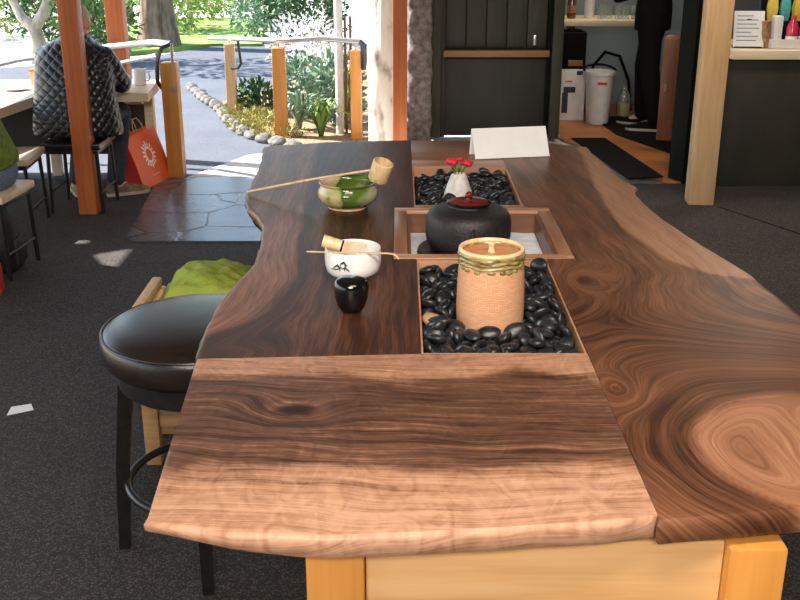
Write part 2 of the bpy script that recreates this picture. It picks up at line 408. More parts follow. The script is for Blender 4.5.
def weave_mat():
    m, nt, b = new_mat('basket_woven_clay'); N = nt.nodes; L = nt.links
    tc = N.new('ShaderNodeTexCoord'); sp = N.new('ShaderNodeSeparateXYZ'); L.new(tc.outputs['Object'], sp.inputs[0])
    at = N.new('ShaderNodeMath'); at.operation = 'ARCTAN2'; L.new(sp.outputs['Y'], at.inputs[0]); L.new(sp.outputs['X'], at.inputs[1])
    cb = N.new('ShaderNodeCombineXYZ')
    u = N.new('ShaderNodeMath'); u.operation = 'MULTIPLY'; u.inputs[1].default_value = 10; L.new(at.outputs[0], u.inputs[0])
    v = N.new('ShaderNodeMath'); v.operation = 'MULTIPLY'; v.inputs[1].default_value = 170; L.new(sp.outputs['Z'], v.inputs[0])
    L.new(u.outputs[0], cb.inputs[0]); L.new(v.outputs[0], cb.inputs[1])
    ck = N.new('ShaderNodeTexBrick'); ck.inputs['Scale'].default_value = 1; ck.inputs['Mortar Size'].default_value = .06
    ck.inputs['Color1'].default_value = (.60, .31, .17, 1); ck.inputs['Color2'].default_value = (.68, .39, .23, 1); ck.inputs['Mortar'].default_value = (.46, .23, .12, 1)
    ck.inputs['Brick Width'].default_value = 1.6; ck.inputs['Row Height'].default_value = .6
    L.new(cb.outputs[0], ck.inputs['Vector']); L.new(ck.outputs['Color'], b.inputs['Base Color'])
    b.inputs['Roughness'].default_value = .6
    bn = N.new('ShaderNodeBump'); bn.inputs['Strength'].default_value = .3; bn.inputs['Distance'].default_value = .002; bn.invert = True
    L.new(ck.outputs['Fac'], bn.inputs['Height']); L.new(bn.outputs['Normal'], b.inputs['Normal'])
    return m
MT['weave'] = weave_mat()
WCOLS = [(.0, (.020, .009, .006)), (.26, (.050, .022, .014)), (.46, (.125, .060, .036)), (.70, (.31, .160, .094)), (1.0, (.50, .29, .185))]
MT['walnut_front'] = walnut('figured_walnut_slab', WCOLS, curl=.6)
MT['walnut_side'] = walnut('dark_walnut_slab', [(.0, (.016, .008, .006)), (.28, (.044, .017, .010)), (.5, (.110, .044, .025)), (.72, (.23, .105, .062)), (1.0, (.34, .18, .11))])
MT['walnut_right'] = walnut('swirled_walnut_slab', [(.0, (.014, .007, .005)), (.20, (.044, .017, .009)), (.42, (.130, .052, .026)), (.70, (.26, .115, .060)), (1.0, (.40, .21, .125))])

# ------------------------------------------------------------------ the setting
def slab_poly(name, poly, z0, z1, m, bev=0):
    return struct(M().prism(poly, z0, z1, bev).build(name, m, smooth=False))
slab_poly('ground', [(-16, 6.2), (14, 6.2), (14, 34), (-16, 34)], -.08, -.03, MT['gravel'])
slab_poly('floor', [(-5, -4), (5, -4), (5, 6.619), (-1.0, 6.619), (-5, 6.9)], -.06, 0, MT['asphalt'])
slab_poly('slate_paving', [(-1.47, 5.30), (.9, 5.30), (.9, 6.62), (-1.15, 6.80), (-1.60, 6.72)], -.02, .006, MT['slate'])
slab_poly('sun_patch_paving', [(-1.42, 6.78), (-1.15, 6.805), (.9, 6.625), (.9, 7.62), (-.75, 7.62), (-1.1, 7.5)], -.03, .004, MT['sun_patch_paving'])  # pale slab stands in for the sunlit patch of ground
slab_poly('asphalt_path', [(-5, 6.9), (-1.6, 6.73), (-1.42, 6.78), (-1.1, 7.5), (-.75, 7.62), (-.98, 7.9), (-1.22, 8.2), (-1.42, 8.7), (-1.64, 9.3), (-1.75, 9.75), (-1.45, 10.4), (-.9, 12.5), (-1.2, 14.6), (-2.6, 14.6), (-3.3, 13.2), (-5, 12.2)], -.05, -.005, MT['path'])
slab_poly('garden_bed', [(-.98, 7.9), (-.75, 7.62), (.2, 7.62), (.2, 12), (-.85, 12), (-1.42, 10.3), (-1.72, 9.7), (-1.64, 9.3), (-1.42, 8.7), (-1.22, 8.2)], -.04, .02, MT['soil'])
slab_poly('lawn', [(-3.6, 13.6), (-2.6, 14.62), (-1.9, 14.62), (-2.2, 18.6), (-4.2, 18.9), (-4.6, 14.6)], -.04, .03, MT['grass'])
slab_poly('floor_seam', [(1.90, 6.02), (2.3, 5.2), (2.31, 5.2), (1.91, 6.02)], 0, .002, MT['black_paint'])
slab_poly('kitchen_floor', [(1.27, 8.20), (1.74, 6.72), (1.80, 6.62), (5, 6.62), (5, 9.8), (1.27, 9.8)], -.02, .010, MT['kitchen_floor'])

# unseen ceiling; a made-up hole on the left throws the floor's sun patch
def ceiling():
    m = M()
    # boards round the added sun hole (x -4.11..-3.85, y 5.56..6.02), the eave stepped and extended to steer the sun
    for x0, x1, y0, y1 in ((-5.0, -4.11, -4, 6.02), (-4.11, -3.85, -4, 5.56), (-4.11, -3.85, 6.02, 6.95), (-3.85, 5.2, -4, 6.95), (-3.75, 5.2, 6.95, 7.38), (-1.3, .1, 7.38, 8.8), (.1, 5.2, 7.38, 8.05)):
        m.box(((x0 + x1) / 2, (y0 + y1) / 2, 2.68), (x1 - x0, y1 - y0, .12), bev=0)
    m.prism([(-4.115, 5.555), (-3.95, 5.555), (-4.115, 5.84)], 2.62, 2.74); m.prism([(-4.115, 5.86), (-3.85, 6.025), (-4.115, 6.025)], 2.62, 2.74)  # corner fillers trim the hole to the sun patch's outline
    struct(m.build('ceiling', MT['ceiling'], smooth=False))
    struct(M().box((1.95 + 1.65, 8.95, 2.68), (3.4 + 1.5, 1.8, .12), bev=0).build('ceiling_kitchen', MT['ceiling'], smooth=False))
ceiling()
struct(M().box((.4, -4.06, 1.30), (9.4, .12, 2.62), bev=0).build('wall_back', MT['wall_dark'], smooth=False))  # unseen wall, closed in to cut the daylight from behind
struct(M().box((5.15, 2.9, 1.30), (.12, 13.8, 2.62), bev=0).build('wall_right', MT['wall_dark'], smooth=False))

# wall with the dark green door
w = M()
w.box((.705, 8.29, 1.31), (1.07, .10, 2.62), bev=0)
struct(w.build('wall_door', MT['green_black'], smooth=False))
d = struct(bpy.data.objects.new('door_1', None)); COL.objects.link(d); d.location = (.735, 8.2, 0)
def dpart(name, x0, x1, z0, z1, y0, y1, m, n=1, gap=.004):
    b = M(); wd = (x1 - x0) / n
    for i in range(n):
        b.box((x0 + wd * (i + .5) - .735, (y0 + y1) / 2 - 8.2, (z0 + z1) / 2), (wd - (gap if n > 1 else 0), y1 - y0, z1 - z0), bev=.004)
    return b.build(name, m, d)
dpart('door_frame', .235, .315, 0, 2.55, 8.12, 8.24, MT['green_paint'])
dpart('door_frame', 1.165, 1.245, 0, 2.55, 8.10, 8.24, MT['green_paint'])
dpart('upper_panel', .35, 1.13, .69, 2.5, 8.185, 8.215, MT['green_paint'], 5, .008)
dpart('door_stile', .315, .35, 0, 2.5, 8.165, 8.215, MT['green_black'])
dpart('door_stile', 1.13, 1.165, 0, 2.5, 8.165, 8.215, MT['black_paint'])
dpart('lower_panel', .35, 1.13, .02, .61, 8.18, 8.215, MT['green_black'])
r_ = dpart('door_rail', .335, 1.150, .625, .675, 8.13, 8.215, MT['rail_wood']); r_['label'] = 'varnished brown wooden rail'
h = M().box((1.035 - .735, -.032, .75), (.022, .02, .075), bev=.004).build('door_latch', MT['steel'], d)
h['label'] = 'small steel latch'

# stone pier beside the door
pier = M()
def pier_f(u, v):
    a = u * 2 * PI; z = v * 2.6
    cx, cy = abs(math.cos(a)) ** .5 * math.copysign(1, math.cos(a)), abs(math.sin(a)) ** .5 * math.copysign(1, math.sin(a))
    p = Vector((cx * .095, cy * .09, z)); k = 1 + .16 * noise.noise(p * 9) + .08 * noise.noise(p * 23)
    return Vector((p.x * k, p.y * k, z))
pier.grid(pier_f, 40, 120)
tag(pier.build('stone_pier', MT['stone_col'], None, (.145, 8.02, 0), angle=60), 'rough grey stone pier standing between the orange post and the dark door', 'pillar')
lg = M()
def log_f(u, v):
    a = u * 2 * PI; z = -.04 + v * 2.64
    k = .125 * (1 + .10 * noise.noise(Vector((math.cos(a) * 1.2, math.sin(a) * 1.2, z * 1.4))) + .09 * noise.noise(Vector((math.cos(a) * 3, math.sin(a) * 3, z * 4))) - .12 * max(0, noise.noise(Vector((math.cos(a) * 2, math.sin(a) * 2, z * 3 + 9)))))
    return Vector((math.cos(a) * k, math.sin(a) * k, z))
lg.grid(log_f, 40, 120)
tag(lg.build('log_pillar', MT['driftwood'], None, (-.11, 7.78, 0), angle=60), 'pale weathered log pillar with peeling bark behind the far table end', 'pillar')

# timber posts
def post(name, label, x, y, w, h, m, rz=0, z0=0, d=None):
    return tag(M().box((0, 0, h / 2), (w, d or w, h), bev=.006).build(name, m, None, (x, y, z0), (0, 0, rz)), label, 'post')
post('timber_post', 'square orange timber post standing in front of the seated person', -1.815, 5.90, .105, 2.62, MT['fir_orange'], 0)
post('timber_post', 'orange timber post beyond the long counter, right of the person', -1.965, 7.42, .120, 2.62, MT['fir_orange'], 0, -.01)
post('timber_post', 'square orange timber post against the pale log pillar', 0.0, 7.32, .10, 2.60, MT['fir_orange'])
post('timber_post', 'thick pale square timber post on the right near the bar counter', 1.815, 6.13, .150, 2.62, MT['fir_pale'], R(-6))

# bar counter on the right
bc = thing('bar_counter', 'dark bar counter with a wooden top right of the pale post', 'counter', (3.4, 6.7, 0))
M().box((-.02, -.10, .405), (2.72, .12, .81), bev=.004).build('front_panel', MT['wall_dark'], bc)
M().box((.06, .10, .838), (2.86, .68, .056), bev=.006).build('counter_top', MT['counter_wood'], bc)
M().box((-.02, .30, .405), (2.72, .06, .81), bev=.004).build('back_panel', MT['wall_dark'], bc)
# black door jamb / kitchen walls
slab_poly('wall_jamb', [(1.775, 6.74), (1.835, 6.61), (2.015, 6.61), (2.015, 6.74)], 0, 2.62, MT['black_paint'])
struct(M().box((2.58, 9.75, 1.31), (2.84, .1, 2.62), bev=0).build('wall_kitchen', MT['wall_blue'], smooth=False))
struct(M().box((1.20, 9.02, 1.31), (.08, 1.36, 2.62), bev=0).build('wall_kitchen_left', MT['wall_blue'], smooth=False))
struct(M().box((3.58, 8.4, 1.31), (.08, 2.6, 2.62), bev=0).build('wall_kitchen_right', MT['wall_dark'], smooth=False))
slab_poly('wall_bar', [(2.55, 7.55), (5.05, 7.55), (5.05, 7.65), (2.55, 7.65)], 0, 2.6, MT['black_paint'])

tag(M().prism([(1.335, 8.05), (1.60, 8.05), (1.745, 6.74), (1.50, 6.68)], .0105, .020, .003).build('door_mat', MT['mat_black'], smooth=False), 'long black mat lying outside the kitchen opening', 'mat')
tag(M().prism([(1.66, 9.0), (1.72, 8.2), (2.02, 7.35), (2.35, 7.4), (2.3, 9.0)], .0105, .020, .003).build('floor_mat', MT['mat_black'], smooth=False), 'dark rubber mat under the worker on the orange floorboards', 'mat')
hd = thing('swing_door', 'narrow red-brown half-height swing door beside the black jamb', 'door', (1.935, 7.55, 0), R(-20))
def top_arc(n=10, w=.115, h=.85, z0=.10):
    pts = [(-w / 2, z0), (w / 2, z0)]
    for i in range(n + 1):
        a = PI * i / n; pts.append((math.cos(a) * w / 2, h - .03 + .03 * math.sin(a)))
    return pts
m_ = M().prism(top_arc(), -.016, .016, .003); [setattr(v, 'co', Vector((v.co.x, -v.co.z, v.co.y))) for v in m_.bm.verts]
m_.build('door_leaf', MT['halfdoor'], hd)
M().tube([(.0635, .0, .012), (.0635, 0, .9)], .012, 8).build('hinge_pole', MT['black_metal'], hd)
M().box((-.02, -.02, .48), (.02, .008, .05), bev=.003).build('push_plate', MT['rail_wood'], hd)

# ---- kitchen contents
ks = thing('kitchen_shelf', 'bright wooden work shelf on the kitchen back wall holding glasses', 'shelf', (1.75, 9.15, 0))
M().box((0, 0, .810), (.90, .50, .05), bev=.006).build('shelf_board', MT['counter_wood'], ks)
for x in (-.28, .34): M().box((x, .05, .75), (.03, .3, .07), bev=.004).build('bracket', MT['black_metal'], ks)
fr = thing('storage_crate', 'black box standing on the white carton in the kitchen', 'box', (1.45, 9.0, .4405))
M().box((0, 0, .15), (.21, .30, .30), bev=.01).build('box_body', MT['black_cloth'], fr)
M().box((.02, -.151, .05), (.12, .004, .05), bev=.001).build('box_slot', MT['rail_wood'], fr)
cb = thing('carton', 'white printed carton on the kitchen floor below the black box', 'box', (1.45, 9.0, .0105))
M().box((0, 0, .215), (.225, .32, .43), bev=.006).build('carton_body', MT['box_white'], cb)
M().box((-.055, -.1615, .15), (.05, .003, .17), bev=.001).build('dark_print', MT['black_ink'], cb)
M().box((-.02, -.1615, .26), (.10, .003, .05), bev=.001).build('dark_print', MT['black_ink'], cb)
M().box((.06, -.1615, .40), (.05, .003, .035), bev=.001).build('dark_print', MT['black_ink'], cb)
M().box((-.03, -.1615, .33), (.06, .003, .012), bev=.001).build('red_print', MT['red_print'], cb)
tb = thing('waste_bin', 'white plastic waste bin on the kitchen floor beside the carton', 'bin', (1.66, 8.74, .011))
M().lathe([(.085, 0), (.09, .01), (.115, .40), (.125, .405), (.125, .43), (.112, .43), (.105, .40), (.08, .02)], 28, fn=lambda p, a: Vector((p.x * 1.02, p.y * 1.2, p.z))).build('bin_body', MT['plastic_white'], tb)
M().box((.0, -.137, .345), (.08, .005, .02), bev=.002).build('red_print', MT['red_print'], tb)
M().tube([(.13 * math.cos(a), .15 * math.sin(a), .435 + .03 * math.sin(a)) for a in [PI * i / 14 for i in range(15)]], .010, 8).build('bin_handle', MT['black_cloth'], tb)
jr = thing('glass_flagon', 'glass flagon half full of amber stuff behind the waste bin', 'bottle', (1.93, 9.0, .0205))
M().lathe([(.02, 0), (.055, .004), (.06, .02), (.06, .14), (.045, .19), (.022, .23), (.022, .27), (.018, .27), (.018, .23), (.04, .185), (.053, .14), (.053, .02), (.0, .012)], 24, cap1=False).build('flagon_body', MT['glass'], jr)
M().lathe([(.0, .013), (.051, .014), (.051, .11), (0, .115)], 20, cap0=False, cap1=False).build('flagon_contents', MT['yellow'], jr)
hs = M().tube([(2.05, 9.25, .03), (2.0, 9.2, .3), (1.92, 9.25, .5), (1.80, 9.3, .53), (1.72, 9.4, .4), (1.70, 9.45, .02)], .014, 8)
tag(hs.build('hose', MT['black_cloth']), 'black hose looping behind the waste bin in the kitchen', 'hose')
ZS = .8355
bt = thing('brown_bottle', 'dark brown bottle at the left end of the kitchen shelf', 'bottle', (1.445, 9.05, ZS))
M().lathe([(.02, 0), (.036, .003), (.038, .02), (.038, .14), (.03, .17), (.014, .20), (.013, .25), (0, .25)], 20, cap1=False).build('bottle_body', MT['brown_glass'], bt)
M().lathe([(.0385, .05), (.0385, .11)], 20, cap0=False, cap1=False).build('bottle_label', MT['snack_brown'], bt)
M().lathe([(.015, .235), (.015, .265), (0, .266)], 14, cap1=False).build('bottle_cap', MT['black_metal'], bt)
tag(M().lathe([(.01, 0), (.042, .003), (.045, .25), (.04, .25), (.037, .01), (0, .008)], 24, cap1=False).build('white_canister', MT['plastic_white'], None, (1.60, 9.08, ZS)), 'tall white canister between the brown bottle and the glasses', 'canister')
gl0 = None
for i, (x, y) in enumerate([(1.685, 9.0), (1.755, 9.03), (1.83, 8.99), (1.90, 9.03), (1.97, 9.0), (1.72, 9.12), (1.87, 9.13), (2.03, 9.1)]):
    if gl0 is None:
        gl0 = M().lathe([(.01, 0), (.028, .002), (.034, .11), (.031, .11), (.026, .008), (0, .007)], 20, cap1=False).build('drinking_glass', MT['glass'], None, (x, y, ZS))
        tag(gl0, 'clear drinking glass standing on the kitchen shelf', 'glass', 'glasses on the kitchen shelf')
    else: copy_tree(gl0, (x, y, ZS))

# ---- things on the bar counter
ZB = .8665
sg = thing('notice_stand', 'white printed notice on a stand on the bar counter', 'sign', (2.155, 6.58, ZB), R(-4))
t_ = R(-14)
M().box((0, .022, .112), (.185, .004, .22), (t_, 0, 0), bev=.001).build('notice_sheet', MT['paper'], sg)
ln = M()
for i, wd in enumerate((.10, .13, .12, .135, .09, .13, .12)):
    zz = .19 - i * .024
    ln.box((-.01 + (wd - .13) / 2, .0195 + (zz - .112) * .249, zz), (wd, .002, .005), (t_, 0, 0), bev=0)
ln.build('printed_lines', MT['ink'], sg)
M().box((0, .035, .006), (.17, .09, .008), bev=.002).build('stand_base', MT['black_metal'], sg)
M().box((0, .052, .09), (.03, .006, .17), (R(12), 0, 0), bev=.002).build('stand_back', MT['black_metal'], sg)
ty = thing('white_tray', 'white tray of bottles and packets on the bar counter', 'tray', (2.53, 6.66, ZB))
q = M(); q.box((0, 0, .006), (.50, .26, .010), bev=.003)
q.build('tray_base', MT['plastic_white'], ty)
q = M(); q.box((0, -.125, .032), (.50, .010, .05), bev=.003); q.build('tray_front', MT['plastic_white'], ty)
q = M(); q.box((0, .125, .032), (.50, .010, .05), bev=.003); q.build('tray_back', MT['plastic_white'], ty)
for s in (-1, 1):
    q = M(); q.box((s * .245, 0, .032), (.010, .238, .05), bev=.003); q.build('tray_end', MT['plastic_white'], ty)
tag(M().box((0, 0, .09), (.055, .05, .18), bev=.006).build('paper_packet', MT['white_card'], None, (2.335, 6.62, ZB + .0115), (0, 0, R(8))), 'white upright packet at the left end of the white tray', 'packet')
tag(M().lathe([(.02, 0), (.030, .003), (.032, .09), (.026, .12), (.03, .16), (0, .165)], 18, cap1=False).build('snack_bag', MT['snack_brown'], None, (2.262, 6.60, ZB)), 'brown patterned bag beside the notice stand on the bar', 'packet')
bk = None
for i, (x, y) in enumerate([(2.425, 6.60), (2.505, 6.60), (2.585, 6.60), (2.665, 6.60)]):
    if bk is None:
        bk = thing('drink_bottle', 'pink drink bottle at the left end of the front row in the tray', 'bottle', (x, y, ZB + .0115), 0, 'bottles in the white tray')
        M().lathe([(.02, 0), (.030, .003), (.032, .02), (.032, .11), (.022, .14), (.012, .155), (.012, .165), (0, .166)], 20, cap1=False).build('bottle_body', MT['pink_drink'], bk)
        M().lathe([(.0325, .03), (.0325, .06)], 20, cap0=False, cap1=False).build('bottle_label', MT['white_card'], bk)
        M().lathe([(.014, .160), (.014, .182), (0, .183)], 14, cap1=False).build('bottle_cap', MT['snack_red'], bk)
        bk.scale = (1.1, 1.1, 1.0)
    else:
        copy_tree(bk, (x, y, ZB + .0115), label=['', 'pink drink bottle second from the left in the tray', 'pink drink bottle third from the left in the tray', 'pink drink bottle at the right end of the tray'][i])
rs_ = tag(M().box((0, 0, .07), (.47, .085, .14), bev=.004).build('display_riser', MT['black_paint'], None, (2.53, 6.725, ZB + .0115)), 'black riser block holding the back row of packets in the tray', 'riser')
# back row: taller coloured packets
for i, (x, cn, cm) in enumerate([(2.33, 'yellow', 'snack_yellow'), (2.41, 'teal', 'snack_teal'), (2.49, 'yellow', 'snack_yellow'), (2.57, 'red', 'snack_red'), (2.65, 'teal', 'snack_teal'), (2.73, 'brown', 'snack_brown')]):
    pos = ['at the left end', 'second', 'third', 'fourth', 'fifth', 'at the right end'][i]
    b_ = M(); 
    b_.rings([[Vector((sx * (.030 - .006 * abs(2 * k - 1)), sy * (.022 * math.sin(PI * (.08 + .84 * k))), k * .150)) for sx, sy in ((-1, -1), (0, -1.15), (1, -1), (1, 1), (0, 1.15), (-1, 1))] for k in [j / 8 for j in range(9)]])
    tag(b_.build('snack_packet', MT[cm], None, (x, 6.725, ZB + .152), (0, 0, RNG.uniform(-.2, .2))), f'{cn} wrapped packet {pos} of the tray back row' if i in (0, 5) else f'{cn} wrapped packet {pos} from the left in the tray back row', 'packet', 'packets at the back of the tray')

# ------------------------------------------------------------------ outdoors
def leaves(name, m, parent, blobs, n, size, seed, up=.3, aspect=.45, shell=.55):
    """many small folded leaves spread through ellipsoid volumes"""
    rg = random.Random(seed); bm = bmesh.new(); tot = sum(b[3] * b[4] * b[5] for b in blobs)
    for (cx, cy, cz, rx, ry, rz) in blobs:
        for _ in range(int(n * rx * ry * rz / tot)):
            d = Vector((rg.gauss(0, 1), rg.gauss(0, 1), rg.gauss(0, 1))).normalized()
            k = shell + (1 - shell) * rg.random() if rg.random() < .75 else rg.random()
            p = Vector((cx + d.x * rx * k, cy + d.y * ry * k, max(.03, cz + d.z * rz * k)))
            ax = (d + Vector((rg.uniform(-1, 1), rg.uniform(-1, 1), rg.uniform(-1, 1) + up))).normalized()
            sd = ax.cross(Vector((rg.uniform(-1, 1), rg.uniform(-1, 1), rg.uniform(-1, 1)))).normalized()
            nn = ax.cross(sd); L = size * rg.uniform(.6, 1.3); W = L * aspect * .5
            v = [bm.verts.new(p), bm.verts.new(p + ax * L * .5 + sd * W + nn * W * .3), bm.verts.new(p + ax * L), bm.verts.new(p + ax * L * .5 - sd * W + nn * W * .3)]
            bm.faces.new(v)
    me = bpy.data.meshes.new(name); bm.to_mesh(me); bm.free(); me.materials.append(m)
    o = bpy.data.objects.new(name, me); COL.objects.link(o)
    if parent: o.parent = parent
    return o
def branchy(name, m, parent, segs):
    b = M()
    for pts, rad in segs: b.tube(pts, rad, 9)
    return b.build(name, m, parent, angle=60)
def shrub(label, x, y, h, r, m, n, size, seed, cat='shrub', name='leafy_shrub', up=.3, stems=4, aspect=.45):
    t = thing(name, label, cat, (x, y, 0.02))
    rg = random.Random(seed); segs = []
    for i in range(stems):
        a = rg.uniform(0, 6.28); q = r * rg.uniform(.2, .6)
        segs.append(([(0.02 * math.cos(a), .02 * math.sin(a), -.02), (q * .4 * math.cos(a), q * .4 * math.sin(a), h * .4), (q * math.cos(a), q * math.sin(a), h * .8)], [.012, .009, .004]))
    branchy('stem', MT['bark'], t, segs)
    leaves('foliage', m, t, [(0, 0, h * .55, r, r, h * .5), (r * .3, -r * .2, h * .35, r * .8, r * .8, h * .33), (-r * .35, r * .1, h * .7, r * .6, r * .6, h * .33)], n, size, seed, up, aspect)
    return t
def blade_plant(label, x, y, h, r, m, n, seed, name='strap_leaf_plant', w=.018):
    rg = random.Random(seed); b = M()
    for i in range(n):
        a = rg.uniform(0, 6.28); k = rg.uniform(.5, 1); hh = h * rg.uniform(.6, 1); rr = r * k
        sd = Vector((-math.sin(a), math.cos(a), 0)); c = Vector((math.cos(a), math.sin(a), 0)); rows = []
        for j in range(6):
            t = j / 5; p = c * (rr * t ** 1.3 + .01) + Vector((0, 0, hh * math.sin(t * 2.1) / math.sin(PI / 2)))
            ww = w * (1 - t) ** .5 * .9 + .001
            rows.append([p - sd * ww, p + sd * ww])
        b.rings(rows, closed=False)
    return tag(b.build(name, m, None, (x, y, .02), fix=False), label, 'plant')

shrub('lime green bush at the far left edge of the picture', -6.2, 16.0, .8, .8, MT['leaf_lime'], 900, .11, 21)
shrub('small dark bush right of the forked tree', -4.15, 14.2, .62, .42, MT['leaf_dark'], 800, .09, 22)
# big tree with its crown far above
t = thing('tree', 'big brown-barked tree trunk beyond the path', 'tree', (-3.30, 14.5, -.03))
bm_ = M()
def trunk_f(u, v):
    a = u * 2 * PI; z = v * 4.2
    k = (.20 + .13 * math.exp(-z * 3.2)) * (1 + .10 * noise.noise(Vector((math.cos(a) * 2, math.sin(a) * 2, z * 1.5))) + .06 * noise.noise(Vector((math.cos(a) * 5, math.sin(a) * 5, z * 5))))
    return Vector((math.cos(a) * k + .03 * z, math.sin(a) * k, z))
bm_.grid(trunk_f, 28, 70)
bm_.build('trunk', MT['bark'], t, angle=60)
leaves('crown', MT['leaf_mid'], t, [(0.2, 0, 4.8, 1.6, 1.6, 1.1)], 1500, .22, 31)
t = thing('tree', 'pale forked tree at the far left beyond the counter', 'tree', (-4.45, 13.0, -.03))
branchy('trunk', MT['bark_pale'], t, [([(0, 0, 0), (.03, 0, .25), (.0, 0, .45)], [.12, .09, .08]), ([(0, 0, .42), (.13, 0, .58), (.28, 0, .85), (.5, .1, 1.9)], [.08, .07, .06, .04]), ([(0, 0, .42), (-.14, 0, .55), (-.26, .05, .8), (-.3, .1, 2.0)], [.08, .06, .05, .03])])
leaves('crown', MT['leaf_mid'], t, [(.1, .1, 2.5, .9, .9, .6)], 500, .16, 32)
t = thing('tree', 'slim dark trunk behind the white blossom bush', 'tree', (-.95, 15.2, -.03))
branchy('trunk', MT['bark'], t, [([(0, 0, 0), (.02, 0, .8), (0, 0, 2.6)], [.14, .11, .10])])
leaves('crown', MT['leaf_mid'], t, [(0, 0, 2.9, .9, .9, .6)], 400, .16, 33)
shrub('dark green bush at the far left behind the forked tree', -5.0, 15.2, 1.0, .75, MT['leaf_dark'], 1500, .11, 1)
shrub('tall bright bush behind the seated person', -3.75, 13.0, 1.05, .55, MT['leaf_mid'], 1300, .10, 2)
shrub('lime green bush between the person and the big trunk', -3.55, 16.6, 1.0, .8, MT['leaf_lime'], 1300, .11, 3)
shrub('yellow-green rounded hedge bush on the lawn', -3.3, 18.9, .75, .75, MT['leaf_lime'], 1300, .09, 4)
shrub('dark green hedge bush right of the rounded bush', -2.15, 17.2, .85, .6, MT['leaf_mid'], 1200, .10, 5)
shrub('dark leafy bush above the handrail', -1.35, 15.0, .95, .62, MT['leaf_dark'], 1500, .09, 6)
shrub('grey-green bush right of the lawn', -2.0, 15.3, .55, .45, MT['leaf_grey'], 900, .08, 7)
shrub('white blossoming bush behind the handrail posts', -1.0, 11.6, .62, .48, MT['blossom'], 900, .06, 8, name='blossom_bush')
shrub('pale flowering bush beside the white pole', -.62, 9.6, .72, .30, MT['blossom'], 420, .05, 9, name='blossom_bush')
shrub('low dark fern-like bush left of the middle handrail post', -1.22, 9.2, .26, .22, MT['leaf_dark'], 500, .07, 10)
shrub('grey-green bush right of the middle handrail post', -.80, 9.0, .50, .24, MT['leaf_grey'], 700, .075, 11)
shrub('leafy green bush beside the white pole', -.52, 8.6, .55, .20, MT['leaf_grey'], 700, .085, 12)
blade_plant('green strap-leaved plant behind the far table end', -.62, 8.10, .30, .26, MT['leaf_mid'], 46, 13)
blade_plant('yellowing strap-leaved plant near the white pole', -.45, 8.45, .52, .13, MT['leaf_lime'], 26, 14, w=.010)
blade_plant('grey-green strap-leaved plant at the bed edge', -.82, 8.4, .30, .22, MT['leaf_grey'], 36, 15)
gc = leaves('ground_cover', MT['leaf_yellow'], None, [(-1.2, 8.65, .03, .24, .45, .10), (-.95, 8.15, .03, .20, .22, .07), (-1.4, 9.2, .03, .18, .4, .09)], 2600, .035, 16, up=1)
tag(gc, 'yellow-green ground cover along the bed edge', 'ground cover', kind='stuff')
# stone edging
rg = random.Random(5); first = None
CP = [(-2.157, 10.761), (-1.867, 9.996), (-1.597, 9.327), (-1.43, 8.75), (-1.23, 8.22), (-1.0, 7.93), (-.72, 7.66)]
k = 0; acc = []
for (ax, ay), (bx, by) in zip(CP, CP[1:]):
    L_ = math.hypot(bx - ax, by - ay); n = max(1, round(L_ / .19))
    for i in range(n):
        tt = (i + .5) / n; acc.append((ax + (bx - ax) * tt, ay + (by - ay) * tt, math.atan2(by - ay, bx - ax), L_ / n))
for (x, y, a, L_) in acc:
    b = M().ball((0, 0, .03), (L_ * .47, .060, .045), 14)
    for v in b.bm.verts: v.co *= 1 + rg.uniform(.25, .4) * noise.noise(v.co * 12 + Vector((k, 0, 0)))
    o = b.build('edging_stone', MT['curb'], None, (x, y, -.01), (0, 0, a), angle=80); k += 1
    tag(o, 'rounded grey stone in the edging between path and garden bed', 'stone', 'stones edging the garden bed')
# handrail by the path
hr = thing('handrail', 'metal topped handrail on timber posts beside the garden bed', 'railing', (-.9, 8.5, 0))
def loc(pts): return [(x + .9, y - 8.5, z) for x, y, z in pts]
M().tube(loc([(-1.66, 9.25, .655), (-1.46, 9.08, .668), (-.93, 8.12, .752), (-.6, 8.08, .770), (-.30, 8.02, .755)]), .020, 10).build('rail', MT['steel'], hr)
M().tube(loc([(-1.36, 8.92, .665), (-1.34, 8.9, .48), (-1.37, 8.92, .44), (-1.43, 8.95, .435)]), .012, 8).build('rail_bracket', MT['black_metal'], hr)
for (x, y, z, w, mm) in ((-1.46, 9.09, .625, .085, 'fir_pale'), (-.93, 8.12, .700, .100, 'pine_post'), (-.335, 8.03, .69, .085, 'pine_post')):
    M().box((x + .9, y - 8.5, z / 2 - .01), (w, w, z + .02), bev=.006).build('post', MT[mm], hr)
    M().tube(loc([(x, y, z - .01), (x, y, z + .05)]), .010, 8).build('post_pin', MT['steel'], hr)
M().tube(loc([(-.30, 8.02, .755), (-.275, 7.99, .73), (-.27, 7.985, .62), (-.275, 7.985, .55)]), [.02, .024, .024, .020], 8).build('rail_end', MT['black_metal'], hr)
tag(M().tube([(-.475, 8.22, -.02), (-.475, 8.22, 2.3)], .032, 14).build('pale_pole', MT['plastic_white']), 'tall pale pole left of the log pillar', 'pole')
for i, x in enumerate((-.425, -.385)):
    tag(M().box((0, 0, .45), (.020, .02, .94), bev=.003).build('wooden_stake', MT['halfdoor'], None, (x, 8.24 + .03 * i, 0)), ['thin brown stake touching the pale pole', 'thin brown stake nearest the last handrail post'][i], 'stake')
